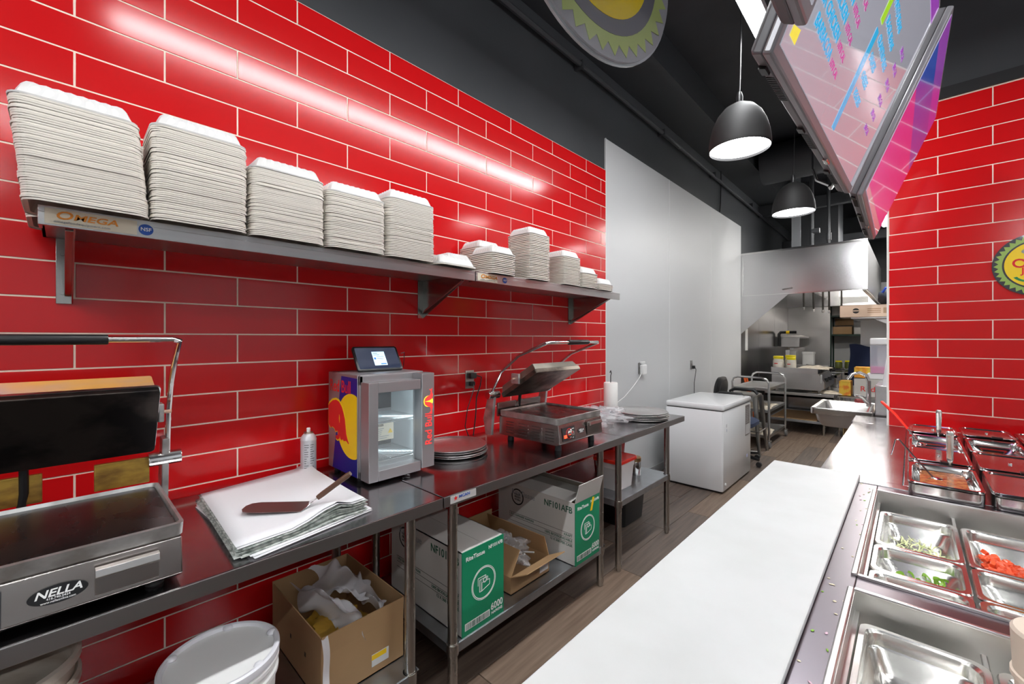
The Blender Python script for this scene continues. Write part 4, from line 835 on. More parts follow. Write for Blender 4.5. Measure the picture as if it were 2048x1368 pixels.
# top around two wells
w1, w2 = (1.395,2.215), (0.30,1.305); wx0, wx1 = 1.975, 2.78
top = B().box(xl,-0.4,zt-0.03,wx0,2.30,zt)
top.box(wx0,w1[1],zt-0.03,xr,2.30,zt).box(wx0,w2[1],zt-0.03,xr,w1[0],zt).box(wx0,-0.4,zt-0.03,xr,w2[0],zt).box(wx1,w2[0],zt-0.03,xr,w1[1],zt)
top.build('unit_top', DKST, t, bevel=0.002)
B().box(1.63,-0.4,0.10,2.98,2.36,0.60).build('unit_cabinet', STEELV, t, bevel=0.004)
for i in range(3):
    d_ = B().box(1.618,-0.35+i*0.9,0.14,1.63,0.51+i*0.9,0.58).build('unit_door', STEELV, t, bevel=0.003); B().tube([(1.618,-0.30+i*0.9,0.50),(1.60,-0.30+i*0.9,0.50),(1.60,-0.30+i*0.9,0.36),(1.618,-0.30+i*0.9,0.36)],0.006,8).build('handle', POL, d_)
for y0, y1 in (w1, w2):
    b = B()
    for a, c, d2, e in ((wx0-0.012,y0-0.006,wx0+0.002,y1+0.006),(wx1-0.002,y0-0.006,wx1+0.012,y1+0.006),(wx0,y1-0.002,wx1,y1+0.010),(wx0,y0-0.010,wx1,y0+0.002)):
        b.box(a,c,zt-0.002,d2,e,zt+0.007)
    b.build('well_rim', STEEL, t, bevel=0.003)
    B().box(wx0,y0,zt-0.29,wx0+0.003,y1,zt+0.002).box(wx1-0.003,y0,zt-0.29,wx1,y1,zt+0.002).box(wx0,y1-0.003,zt-0.29,wx1,y1,zt+0.002).box(wx0,y0,zt-0.29,wx1,y0+0.003,zt+0.002).box(wx0,y0,zt-0.295,wx1,y1,zt-0.285).build('well_wall', mat('well_steel',(0.68,0.67,0.64),0.38,1), t)
    B().box(wx0,y0,zt-0.052,wx0+0.012,y1,zt-0.044).build('pan_ledge', STEEL, t); B().box(wx1-0.012,y0,zt-0.052,wx1,y1,zt-0.044).build('pan_ledge', STEEL, t)
    for k in range(1,4): B().box(wx0+0.012+k*0.205-0.012,y0,zt-0.052,wx0+0.012+k*0.205-0.002,y1,zt-0.045).build('pan_bar', STEEL, t, bevel=0.002)
# hot side and far top
B().box(1.765,2.372,0.865,2.05,3.93,0.895).box(2.05,2.372,0.865,3.0,3.93,0.895).build('hot_top', CT, t, bevel=0.003)
B().box(1.755,3.93,0.865,1.948,4.28,0.895).build('pass_top', CT, t, bevel=0.003)
B().box(1.80,2.38,0.06,2.98,3.92,0.86).build('hot_cabinet', STEELV, t, bevel=0.004)
B().box(1.79,3.935,0.06,1.94,4.27,0.86).build('pass_cabinet', STEELV, t, bevel=0.004)
B().box(1.62,2.30,zt-0.03,3.0,2.368,zt+0.003).build('joint_strip', CT, t, bevel=0.002)
tag(B().box(1.592,-0.3,0.8965,1.915,2.362,0.912).build('cutting_board', BOARD, bevel=0.004), 'long white cutting board along the edge of the prep counter', 'cutting board')
# --- food pans in the wells
def rim_pan(name, label, cat, x, y, w, d, h, z, group=None, food=None, m=PAN):
    """steel insert pan: rim at z, x/y centre, w along x, d along y"""
    t = T(name, label, cat, (x,y,z), 0, group)
    L = [rrect(w,d,0.022,4,(0,0),-0.004), rrect(w+0.002,d+0.002,0.023,4,(0,0),0.0), rrect(w-0.003,d-0.003,0.022,4,(0,0),0.0035), rrect(w-0.022,d-0.022,0.026,4,(0,0),0.0035), rrect(w-0.030,d-0.030,0.028,4,(0,0),-0.002),
         rrect(w-0.032,d-0.032,0.028,4,(0,0),-0.028), rrect(w-0.040,d-0.040,0.028,4,(0,0),-0.032), rrect(w-0.060,d-0.060,0.03,4,(0,0),-h+0.012), rrect(w-0.085,d-0.085,0.03,4,(0,0),-h), rrect(w-0.14,d-0.14,0.01,4,(0,0),-h)]
    B().loft(L,False,True).build('pan_shell', m, t)
    if food: food(t, w-0.09, d-0.09, -h)
    return t
def veg_fill(kind, n, seed):
    rnd = random.Random(seed)
    def fn(t, w, d, z):
        piece = []
        if kind == 'tomato': m = mat('tomato_dice',(0.80,0.10,0.03),0.3); shapes = [B().box(-0.008,-0.006,-0.006,0.008,0.006,0.006).mesh('tomato_cube',0.002,2)]
        elif kind == 'lettuce': m = mat('lettuce_shred',(0.68,0.72,0.40),0.5); shapes = [B().grid(lambda u,v,k=k: (-0.02+0.04*u,0.004*(v-0.5)+0.006*math.sin(3*u+k),0.005*math.sin(5*u+k)),6,1).mesh('lettuce_shred') for k in range(3)]
        elif kind == 'pepper': m = mat('green_pepper',(0.22,0.42,0.04),0.35); shapes = [B().grid(lambda u,v,k=k: (-0.015+0.03*u,0.006*(v-0.5)+0.008*math.sin(2.5*u+k),0.006*(v)+0.003*math.sin(4*u)),6,2).mesh('pepper_strip') for k in range(2)]
        else: m = mat('sauce_brown',(0.30,0.10,0.035),0.2,0,0.4,noise=((40,40,40),0.4,0.65,(0.45,0.20,0.08))); shapes = None
        if shapes is None:
            B().loft([[(p[0],p[1],z+0.03+0.002*math.sin(40*p[0])*math.cos(50*p[1])) for p in rrect(w+0.02,d+0.02,0.03,5)]],False,True).build('sauce', m, t); return
        for s_ in shapes: s_.materials.append(m)
        for i in range(n):
            f = i/n; x = rnd.uniform(-w/2,w/2)*(1 if kind != 'tomato' else 0.98); y = d/2-abs(rnd.gauss(0,0.32))*d*(0.8 if kind != 'tomato' else 1.1)
            y = max(y, -d/2); zz = z+0.007+(0.034*max(0,1-x/w*1.3-0.5)*rnd.random() if kind == 'tomato' else 0.016*rnd.random())
            inst(rnd.choice(shapes), {'tomato':'tomato_cube','lettuce':'lettuce_shred','pepper':'pepper_strip'}[kind], t, (x,y,zz), (rnd.uniform(-.6,.6),rnd.uniform(-.6,.6),rnd.uniform(0,6)))
    return fn
zp = zt-0.045
cx1, cx2, cx3 = 2.09, 2.297, 2.504
rim_pan('insert_pan','steel insert pan with leftover shredded lettuce next to the pepper pan','food pan',cx1,1.945,0.20,0.345,0.085,zp,None,veg_fill('lettuce',60,1))
rim_pan('insert_pan','narrow steel insert pan with a few green pepper strips','food pan',cx1,1.667,0.20,0.20,0.065,zp,None,veg_fill('pepper',16,2))
rim_pan('insert_pan','empty narrow steel insert pan beside the well divider','food pan',cx1,1.482,0.20,0.165,0.065,zp)
rim_pan('insert_pan','steel insert pan holding diced tomatoes','food pan',cx2,1.945,0.20,0.345,0.085,zp,None,veg_fill('tomato',240,3))
rim_pan('insert_pan','empty narrow steel insert pan behind the diced tomatoes','food pan',cx2,1.667,0.20,0.20,0.065,zp)
rim_pan('insert_pan','narrow steel insert pan with green scraps next to the divider','food pan',cx2,1.482,0.20,0.165,0.065,zp,None,veg_fill('pepper',6,5))
rim_pan('insert_pan','empty steel insert pan beyond the diced tomatoes','food pan',cx3,1.945,0.20,0.345,0.085,zp)
rim_pan('insert_pan','large empty steel insert pan at the start of the second well','food pan',cx1,1.085,0.20,0.345,0.085,zp,None,veg_fill('lettuce',4,6))
rim_pan('insert_pan','steel insert pan with brown sauce in the second well','food pan',cx1,0.80,0.20,0.20,0.065,zp,None,veg_fill('sauce',0,7))
rim_pan('insert_pan','empty steel insert pan beside the white tubs in the second well','food pan',cx2,1.085,0.20,0.345,0.085,zp)
for i in range(3):
    o = T('deli_tub','%s cream plastic tub standing at the second well' % ('bottom','middle','top')[i] ,'tub',(2.262,1.175,zp+0.004+i*0.045)) if False else None
t = T('squeeze_tub','off-white ribbed plastic tub standing in the second well','tub',(2.262,1.125,zp-0.08))
B().lathe([(0.044,0),(0.046,0.004),(0.052,0.07),(0.056,0.072),(0.056,0.08),(0.053,0.082),(0.058,0.155),(0.062,0.157),(0.062,0.165),(0.059,0.167),(0.062,0.235),(0.058,0.24)],(0,0,0),32,True,True).build('tub_wall', mat('cream_tub',(0.74,0.66,0.54),0.45), t)
# scraps on the steel
for i in range(34):
    x = random.uniform(1.92,1.967); y = random.uniform(0.75,2.3)
    kind = random.random(); c_ = ('scrap_cream',(0.70,0.62,0.45)) if kind < 0.7 else (('scrap_pink',(0.62,0.42,0.50)) if kind < 0.85 else ('scrap_green',(0.22,0.42,0.05)))
    o = B().ball((0,0,0),(random.uniform(0.002,0.006),random.uniform(0.002,0.004),0.0012),8,4).build('food_scrap', mat(c_[0],c_[1],0.5), None, (x,y,zt+0.001), (0,0,random.uniform(0,3)))
    tag(o, '%s food scrap on the dark steel beside the cutting board' % {'scrap_cream':'tiny cream','scrap_pink':'tiny pink','scrap_green':'tiny green'}[c_[0]], 'food scrap', '%s food scraps along the cutting board' % c_[0].split('_')[1])
# --- hot side pans and lids
zl = 0.945
def steam_pan(x, y, w, d, label, food=None):
    t = rim_pan('steam_pan', label, 'food pan', x, y, w, d, 0.048, zl, None, food, POL)
    B().loft([rrect(w-0.004,d-0.004,0.02,4,(0,0),z) for z in (-0.0495,-0.008)],False,False).build('outer_wall', POL, t); return t
def pan_lid(x, y, w, d, label, tilt=0.0, sp_=None):
    t = T('pan_lid', label, 'pan lid', (x,y,zl+0.005))
    def r_(q, z): return rrect(w-q,d-q,0.02,4,(0,0),z)
    M = Matrix.Rotation(tilt,4,'X')
    B().loft([r_(0,-0.001),r_(-0.002,0.001),r_(0.0,0.003),r_(0.018,0.003),r_(0.026,-0.004),r_(0.032,-0.005),r_(0.05,-0.005)],True,True,M).build('lid_plate', POL, t)
    B().grid(lambda u,v: (0.045*math.cos(2*PI*u)*v, (0.020*math.sin(2*PI*u))*v, -0.0045-0.010*(1-v*v)+0.0008),28,4,M).build('thumb_dish', PAN, t)
    B().box(-0.006,-0.014,-0.006,0.006,0.014,0.006,M).build('lid_grip', POL, t, bevel=0.003)
    if sp_: B().box(sp_-0.02,-d/2-0.003,-0.003,sp_+0.02,-d/2+0.03,0.0042,M).build('spoon_notch', BLK, t)
    return t
c1, c2_, c3 = 2.168, 2.388, 2.608
steam_pan(c1,3.55,0.205,0.37,'covered steam pan at the tiles, nearest the pass'); pan_lid(c1,3.59,0.20,0.29,'polished notched lid with a ladle by the tiled wall',0,0.02)
steam_pan(c1,3.17,0.205,0.37,'half covered steam pan between two notched lids')
pan_lid(c1,2.83,0.20,0.33,'polished notched lid with an upright ladle handle through its edge',0,0.02); steam_pan(c1,2.805,0.205,0.34,'steam pan under the notched lid beside the sauce pan')
steam_pan(c1,2.43,0.205,0.36,'steam pan smeared with brown sauce, with a thin ladle in it',veg_fill('sauce',0,8))
steam_pan(c2_,3.62,0.205,0.38,'covered steam pan in the middle row against the tiles'); pan_lid(c2_,3.66,0.20,0.29,'polished lid against the tiles in the middle row',0,0.03)
steam_pan(c2_,3.23,0.205,0.37,'open polished steam pan in the middle row')
steam_pan(c2_,2.83,0.205,0.38,'covered steam pan in the middle row with a ladle notch'); pan_lid(c2_,2.84,0.20,0.35,'polished lid with a ladle in the middle row',0,0.03)
steam_pan(c2_,2.44,0.205,0.36,'covered steam pan in the middle row beside the sauce pan'); pan_lid(c2_,2.44,0.20,0.34,'polished unnotched lid beside the brown sauce pan')
steam_pan(c3,3.60,0.205,0.38,'covered steam pan in the outer row against the tiles'); pan_lid(c3,3.60,0.20,0.34,'polished lid in the outer row against the tiles')
steam_pan(c3,3.10,0.205,0.38,'covered steam pan in the outer row'); pan_lid(c3,3.10,0.20,0.34,'polished lid in the outer row of steam pans')
def ladle(label, x, y, dx, dy, L=0.16):
    t = T('ladle', label, 'ladle', (x,y,zl)); a = Vector((dx,dy,1)).normalized()
    M = frame((0,0,0.0), (1,0,0), tuple(a))
    B().loft([[tuple(M @ Vector((p[0],h_,p[1]))) for p in rrect(w_,d_,0.003,2)] for h_, w_, d_ in [(-0.02,0.010,0.006),(0.01,0.012,0.006)]+[(0.02+i*0.012,0.020+0.002*(i%2)+i*0.0004,0.008+0.003*(i%2)) for i in range(10)]+[(0.145,0.024,0.010),(0.150,0.016,0.006)]],True,True).build('ribbed_handle', PAN, t)
ladle('ribbed steel ladle handle standing in the lid by the tiles', c1+0.02,3.44,0.20,-0.18)
ladle('ribbed steel ladle handle standing upright beside the brown sauce pan', c1+0.03,2.665,0.05,-0.05)
ladle('ribbed steel ladle handle in the middle row of lids', c2_+0.10,2.66,0.12,-0.05)
t = T('serving_ladle','thin steel ladle with hooked end resting in the brown sauce pan','ladle',(0,0,0))
B().tube([(2.14,2.47,0.925),(2.05,2.55,1.03),(2.035,2.565,1.048),(2.022,2.56,1.045),(2.01,2.52,0.985)],0.0035,8).build('handle', POL, t); B().ball((2.155,2.455,0.922),(0.025,0.025,0.010),14,6).build('bowl', POL, t)
t = T('serving_spoon','steel serving spoon with long red handle leaning across the steam pans','spoon',(0,0,0))
B().tube([(2.10,3.25,0.935),(2.06,3.35,0.975)],0.004,8).build('shaft', POL, t)
B().tube([(2.06,3.35,0.975),(2.0,3.5,1.035),(1.935,3.66,1.085)],[0.006,0.008,0.009],10).build('red_handle', mat('bright_red_plastic',), t)
B().ball((2.115,3.21,0.925),(0.02,0.03,0.008),12,6).build('bowl', POL, t)
# round wall sign
def disc_sign(name, label, loc, M3, r, words, pale=False):  # pale: sign colours lightened to stand in for light on the hanging disc
    t = T(name, label, 'sign', loc)
    R_, U_ = M3; n = Vector(R_).normalized().cross(Vector(U_).normalized())
    off = lambda k: tuple(n*(0.0005+0.0006*k))
    B().prism(circ(r,64),'z',-0.006,0,frame((0,0,0),R_,U_)).build('disc', mat('sign_lightened',(0.42,0.43,0.46),0.2,0,0.4) if pale else mat('sign_black',(0.035,0.037,0.042),0.2,0,0.4), t)
    star = []
    for k in range(72):
        a = 2*PI*k/72; q = r*(0.965 if k % 2 == 0 else 0.86); star.append((q*math.cos(a), q*math.sin(a)))
    flat(star, mat('sign_green_lightened',(0.50,0.62,0.20),0.25,0,0.4) if pale else mat('sign_green',(0.30,0.47,0.10),0.25,0,0.4), t, off(0), R_, U_, 'starburst')
    flat(circ(r*0.78,56), mat('sign_ring',(0.16,0.16,0.18),0.25,0,0.4) if pale else mat('sign_black'), t, off(1), R_, U_, 'dark_ring'); flat(circ(r*(0.64 if pale else 0.735),56), mat('sign_yellow',(0.90,0.66,0.01),0.25,0,0.4), t, off(2), R_, U_, 'yellow_field')
    return t, R_, U_, off
t, R_, U_, off = disc_sign('round_sign','round yellow and green sign with red lettering on the tiled return wall',(2.622,3.934,1.937),((1,0,0),(0,0,1)),0.187,None)
O_ = lambda x, z, k=3: tuple(Vector(off(k))+Vector((x,0,z)))
text('OP', RDINK, t, O_(-0.105,0.008), X_, Z_, 0.075, 'LEFT', bold=0.02, shear=-0.1, sx=1.0); text('J', RDINK, t, O_(-0.07,-0.036), X_, Z_, 0.05, 'LEFT', bold=0.02)
flat([(0.075*math.cos(math.radians(a))*q-0.03, 0.05*math.sin(math.radians(a))*q-0.055) for q, rng in ((1.0,range(200,341,14)),(0.8,range(340,199,-14))) for a in rng], mat('leaf_green',(0.03,0.25,0.07),0.4), t, off(3), X_, Z_, 'green_smile')
flat(circ(0.05,30,(-0.02,0.08),0.42), mat('hat_grey',(0.35,0.36,0.28),0.5), t, off(3), X_, Z_, 'hat_shape')
# ================================================================= menu screens over the counter
def tv(label, y0, y1, xb, zb, xt, zt_, yaw, full):
    """bottom edge at (xb, y, zb), top edge at (xt, y, zt_); screen faces +x and down"""
    t = T('menu_screen', label, 'screen', (xb,y0,zb), yaw)
    L = y1-y0; U = Vector((xt-xb,0,zt_-zb)); Hh = U.length; U.normalize(); N = Vector((0,1,0)).cross(U); 
    if N.x < 0: N = -N
    GR = mat('tv_grey',(0.13,0.13,0.14),0.4,0.2); 
    M = Matrix(((0,U.x,N.x,0),(1,0,0,0),(0,U.z,N.z,0),(0,0,0,1)))   # local a: along y, b: up, c: out of the screen
    B().box(0,0,-0.022,L,Hh,0.0,M).build('bezel', mat('tv_silver',(0.30,0.30,0.32),0.35,0.4), t, bevel=0.006)
    B().loft([[tuple(M @ Vector((a,b,c))) for a, b in ((i,i*0.6),(L-i,i*0.6),(L-i,Hh-i*0.6),(i,Hh-i*0.6))] for i, c in ((0.003,-0.022),(0.006,-0.045),(0.05,-0.07))],True,True).build('back_shell', GR, t, bevel=0.004)
    # vents and buttons on the lower back face (facing down)
    def under(a0, a1, c0, c1, m, nm): B().box(a0,-0.004,c0,a1,0.012,c1,M).build(nm, m, t)
    for a in (0.10,0.42,0.78):
        g = B()
        for k in range(14): g.box(L*a+k*0.010,-0.003+0.004,-0.044,L*a+k*0.010+0.005,0.006,-0.026,M)
        g.build('vent_grille', BLK, t)
        under(L*a-0.06,L*a-0.025,-0.044,-0.028,BLK,'recess')
    B().box(L*0.60,-0.008,-0.020,L*0.60+0.05,0.002,-0.006,M).build('mount_clip', POL, t, bevel=0.002)
    # lit panel
    sc = B().box(0.022,0.026,-0.001,L-0.022,Hh-0.022,0.002,M)
    m_w = mat('menu_white',(0.25,0.25,0.28),0.03,0,1.0,emit=0.30,ecol=(0.62,0.62,0.72),ior=1.7)
    sc.build('screen', m_w, t)
    P = lambda a, b, k=0: tuple(M @ Vector((a,b,0.0024+0.0005*k)))
    aY = (0,1,0); bU = tuple(U)
    def shp(poly, m, nm, k=0): return flat(poly, m, t, P(0,0,k), aY, bU, nm, 0.0004)
    MAG = mat('menu_magenta',(0.55,0.05,0.32),0.1,0,0.6,emit=0.25,ecol=(0.80,0.07,0.42)); CYA = mat('menu_cyan',(0.03,0.40,0.70),0.1,0,0.6,emit=0.35,ecol=(0.02,0.45,0.80))
    VIO = mat('menu_violet',(0.35,0.06,0.45),0.1,0,0.6,emit=0.25,ecol=(0.42,0.08,0.62)); LIM = mat('menu_lime',(0.40,0.70,0.03),0.1,0,0.6,emit=0.35,ecol=(0.40,0.75,0.02))
    YEL = mat('menu_yellow',(0.85,0.75,0.08),0.1,0,0.6,emit=0.35,ecol=(0.9,0.8,0.1)); BLU = mat('menu_blue',(0.03,0.08,0.45),0.1,0,0.6,emit=0.25,ecol=(0.03,0.10,0.60)); PNK = mat('menu_pink',(0.62,0.35,0.50),0.1,0,0.6,emit=0.25,ecol=(0.75,0.45,0.62))
    if full:
        for s, b in (('BARBACOA',0.136),('BUTTER CHICKEN',0.178),('PESTO CHICKEN',0.22),('JERK CHICKEN',0.262),('CHICKEN',0.304)):
            text(s, CYA, t, P(0.335,b,2), aY, bU, 0.036, 'RIGHT', bold=0.012); text('1070 CAL', MAG, t, P(0.345,b-0.004,2), aY, bU, 0.024)
        shp([(0.60,0.055),(0.635,0.055),(0.635,0.33),(0.60,0.33)], CYA, 'cyan_bar', 1)
        shp([(0.60,0.35),(0.635,0.35),(0.635,0.60),(0.60,0.60)], LIM, 'lime_bar', 1)
        shp([(0.045,0.055),(0.09,0.055),(0.09,0.085),(0.045,0.075)], YEL, 'yellow_corner', 1)
        for i, s in enumerate(('VEGGIES','CHEESE','SAUCES','CILANTRO RICE','BLACK BEANS','PINTO BEANS')):
            text(s, CYA, t, P(0.66,0.18+i*0.05,2), aY, bU, 0.030, bold=0.01); text('380 CAL', VIO, t, P(0.96,0.18+i*0.05,2), aY, bU, 0.024)
        shp([(0.022,0.60),(L-0.022,0.62),(L-0.022,Hh-0.022),(0.022,Hh-0.022)], VIO, 'violet_band', 1)
    else:
        shp([(0.022,0.026),(L-0.022,0.026),(L-0.022,0.40),(0.022,0.43)], MAG, 'magenta_field', 0)
        shp([(0.022,0.43),(L-0.022,0.40),(L-0.022,0.60),(0.022,0.60)], BLU, 'blue_field', 0); shp([(0.022,0.60),(L-0.022,0.60),(L-0.022,Hh-0.022),(0.022,Hh-0.022)], VIO, 'violet_band', 0)
        shp([(0.022,0.026),(L-0.022,0.026),(L-0.022,0.07),(0.022,0.05)], m_w, 'pale_band', 1)
    # ceiling mount
    top = M @ Vector((L/2,Hh*0.55,-0.07))
    B().box(top.x-0.04,top.y-0.1,top.z-0.1,top.x+0.02,top.y+0.1,top.z+0.1).build('mount_plate', BLK, t, bevel=0.004)
    B().tube([(top.x-0.02,top.y,top.z),(top.x-0.02,top.y,4.29-zb)],0.022,10).build('mount_pole', BLK, t)
    return t
tv('menu screen showing only its grey underside beside the hanging round sign', -0.24, 0.985, 1.93, 2.10, 2.20, 2.74, 0, True)
tv('menu screen between two others with blue and magenta dish names on white', 1.025, 2.25, 1.862, 2.10, 2.13, 2.74, math.radians(-1.2), True)
tv('menu screen showing a magenta and blue picture by the tiled wall', 2.31, 3.40, 1.925, 2.10, 2.195, 2.76, math.radians(0.9), False)
# hanging round sign
t, R_, U_, off = disc_sign('hanging_sign','round acrylic sign with green starburst hanging near the ceiling over the aisle',(1.583,0.813,2.373),((0.169,0.986,0),(0,0,1)),0.25,None,True)
flat(circ(0.25*0.45,40), RDINK, t, off(3), R_, U_, 'red_centre')
B().prism(circ(0.256,64),'z',-0.012,-0.0062,frame((0,0,0),R_,U_)).build('backing', mat('acrylic_edge',(0.5,0.55,0.58),0.1,0,0.5), t)
for s in (-0.15,0.15): B().tube([(0.169*s,0.986*s,0.2),(0.169*s,0.986*s,4.29-2.373)],0.0015,6).build('hanger_wire', POL, t)
# ================================================================= kitchen beyond the freezer
# --- office chair half hidden by the freezer
t = T('office_chair','black office chair with navy seat half hidden behind the freezer','chair',(0.50,5.66,0))
B().loft([[(p[0],p[1],z) for p in rrect(0.46-d,0.46-d,0.10,5)] for d, z in ((0.06,0.44),(0.0,0.46),(0.0,0.50),(0.05,0.525))],True,True).build('seat', mat('navy_fabric',(0.035,0.05,0.10),0.9), t)
B().loft([[(x,p[0],0.83+p[1]) for p in rrect(0.40-d,0.32-d,0.12,5)] for d, x in ((0.06,-0.30),(0.0,-0.285),(0.0,-0.26),(0.06,-0.235))],True,True,Matrix.Rotation(0.12,4,'Y')).build('backrest', BLK, t)
B().tube([(-0.2,0,0.47),(-0.30,0,0.52),(-0.30,0,0.78)],0.022,10).build('back_post', BLK, t)
for s in (-0.28,0.28): B().tube([(-0.12,s*0.8,0.47),(-0.12,s,0.55),(-0.14,s,0.82),(-0.08,s,0.85),(0.14,s,0.85),(0.18,s,0.80)],[0.014,0.014,0.016,0.022,0.022,0.016],8).build('armrest', BLK, t)
B().cyl((0,0,0.10),(0,0,0.45),0.025,None,14).build('gas_post', BLK, t)
for k in range(5):
    a = 2*PI*k/5-0.35; p = (0.30*math.cos(a),0.30*math.sin(a))
    l = B().tube([(0,0,0.11),(p[0],p[1],0.085)],[0.03,0.018],8).build('base_arm', BLK, t); B().lathe([(0.028,-0.02),(0.03,-0.012),(0.03,0.012),(0.028,0.02)],(0,0,0),16,True,True,Matrix.Translation((p[0],p[1],0.031)) @ Matrix.Rotation(PI/2,4,'X')).build('caster', RUB, l)
# --- metal stool
t = T('metal_stool','tall grey pressed metal stool between freezer and trolley','stool',(0.47,6.27,0))
GUN = mat('gunmetal',(0.34,0.33,0.31),0.3,1)
B().loft([[(p[0],p[1],z) for p in rrect(0.30-d,0.30-d,0.05,4)] for d, z in ((0.0,0.735),(-0.012,0.75),(-0.006,0.765),(0.03,0.772),(0.08,0.766),(0.16,0.766))],True,True).build('seat', GUN, t)
for sx in (-1,1):
    for sy in (-1,1): B().loft([[(sx*q+p[0],sy*q+p[1],z) for p in rrect(w_,w_,0.006,2)] for q, z, w_ in ((0.135,0.74,0.055),(0.16,0.4,0.045),(0.20,0.0,0.032))],True,True).build('leg', GUN, t)
for sx in (-1,1):
    B().tube([(sx*0.19,-0.19,0.30),(sx*0.19,0.19,0.30)],0.008,8).build('footrest', GUN, t); B().tube([(-0.19,sx*0.19,0.30),(0.19,sx*0.19,0.30)],0.008,8).build('footrest', GUN, t)
# --- three-tier trolley
t = T('service_trolley','three tier stainless trolley with looped handles and casters','trolley',(0,0,0))
tx0, tx1, ty0, ty1 = 0.20, 0.66, 6.60, 7.62
for z in (0.80,0.50,0.15): B().box(tx0,ty0,z-0.008,tx1,ty1,z).box(tx0,ty0,z-0.02,tx1,ty0+0.006,z+0.018).box(tx0,ty1-0.006,z-0.02,tx1,ty1,z+0.018).box(tx0,ty0,z-0.02,tx0+0.006,ty1,z+0.018).box(tx1-0.006,ty0,z-0.02,tx1,ty1,z+0.018).build('tier', STEEL, t, bevel=0.002)
for y in (ty0,ty1): B().tube([(tx0,y,0.09),(tx0,y,0.88),(tx0+0.02,y,0.93),(tx0+0.07,y,0.955),(tx1-0.09,y,0.955),(tx1-0.03,y,0.93),(tx1,y,0.88),(tx1,y,0.09)],0.015,12).build('handle_loop', STEELV, t)
for x in (tx0,tx1):
    for y in (ty0,ty1):
        c = B().lathe([(0.042,-0.014),(0.05,-0.008),(0.05,0.008),(0.042,0.014)],(0,0,0),20,True,True,Matrix.Translation((x+0.01,y,0.05)) @ Matrix.Rotation(PI/2,4,'Y')).build('caster', mat('caster_grey',(0.18,0.18,0.18),0.5), t); B().box(x-0.012,y-0.014,0.05,x-0.006,y+0.014,0.105).box(x-0.014,y-0.02,0.095,x+0.03,y+0.02,0.105).build('fork', STEEL, c)
def cloth(name, label, x, y, z, w, d, m, seed, h=0.03, cat='cloth'):
    rnd = random.Random(seed); p = [rnd.uniform(0,6) for _ in range(5)]
    def fn(u, v):
        e = min(u,1-u,v,1-v)*4; e = min(e,1)
        return (x+(u-0.5)*w*(1+0.08*math.sin(6*v+p[0])), y+(v-0.5)*d*(1+0.08*math.sin(5*u+p[1])), z+0.002+e*h*(0.6+0.4*math.sin(9*u+p[2])*math.sin(8*v+p[3])))
    o = B().grid(fn,18,18).build(name, m, smooth=60); return tag(o, label, cat)
RAG = mat('kitchen_rag',(0.62,0.56,0.46),0.95,noise=((18,18,18),0.4,0.65,(0.42,0.35,0.27)))
cloth('kitchen_rag','heap of soiled cream cloths on the trolley middle tier',0.42,7.1,0.50,0.38,0.7,RAG,1,0.06)
cloth('kitchen_rag','crumpled cream cloth on the trolley bottom tier',0.45,6.95,0.15,0.34,0.5,RAG,2,0.06)
cloth('kitchen_rag','cream cloth draped over the griddle top',0.93,8.3,1.015,0.42,0.5,RAG,3,0.05)
cloth('kitchen_rag','flat cream cloth hanging over the stand edge below the griddle',1.10,8.2,0.645,0.40,0.34,RAG,4,0.04)
# --- orange hand truck behind the trolley
t = T('hand_truck','orange hand truck leaning behind the steel trolley','hand truck',(0.0,7.80,0))
ORG = mat('orange_paint',(0.72,0.12,0.02),0.4)
for y in (-0.06,0.06): B().tube([(0.22,y,0.12),(0.06,y,0.85)],0.016,8).build('rail', ORG, t)
for z in (0.25,0.5,0.75): B().tube([(0.22-0.22*(z-0.12),-0.06,z),(0.22-0.22*(z-0.12),0.06,z)],0.012,8).build('rung', ORG, t)
for y in (-0.09,0.09): B().lathe([(0.07,-0.02),(0.08,-0.01),(0.08,0.01),(0.07,0.02)],(0,0,0),20,True,True,Matrix.Translation((0.2,y,0.085)) @ Matrix.Rotation(PI/2,4,'X')).build('wheel', RUB, t)
B().box(0.20,-0.10,0.005,0.29,0.10,0.012).build('toe_plate', ORG, t)
# --- griddle on its stand
t = T('equipment_stand','stainless equipment stand carrying the griddle under the hood','stand',(0,0,0))
B().box(0.30,7.98,0.56,1.22,9.2,0.60).box(0.30,7.98,0.56,1.22,7.99,0.64).box(0.30,9.19,0.56,1.22,9.2,0.64).box(0.30,7.98,0.56,0.31,9.2,0.66).build('stand_top', STEEL, t, bevel=0.003)
B().box(0.34,8.0,0.17,1.12,9.18,0.205).build('undershelf', GALV, t, bevel=0.003)
for x in (0.36,1.09):
    for y in (8.03,9.14): B().cyl((x,y,0.0),(x,y,0.56),0.02,None,14).build('leg', LEGM, t)
t = T('cardboard_sheet','flat brown cardboard sheet lying on the stand undershelf','cardboard',(0,0,0)); B().box(0.38,8.05,0.2055,1.0,9.0,0.215).build('sheet', CARD, t)
t = T('griddle','wide brushed steel flat griddle with raised splash sides','griddle',(0,0,0.601))
B().prism([(0.40,0.085),(1.06,0.085),(1.10,0.12),(1.10,0.22),(1.03,0.34),(0.40,0.34)],'y',8.0,9.15).build('body', STEEL, t, bevel=0.004)
B().box(0.40,8.0,0.34,1.02,8.01,0.425).box(0.40,9.14,0.34,1.02,9.15,0.425).box(0.39,8.0,0.34,0.40,9.15,0.43).build('splash_guard', STEEL, t, bevel=0.002)
B().box(0.41,8.01,0.34,1.02,9.14,0.40).build('griddle_plate', IRON, t)
for x in (0.46,1.03):
    for y in (8.06,9.09): B().cyl((x,y,0.0),(x,y,0.086),0.022,None,12).build('foot', LEGM, t)
for k in range(3): B().cyl((1.085,8.2+k*0.35,0.24),(1.125,8.2+k*0.35,0.25),0.03,0.026,14).build('knob', BLK, t)
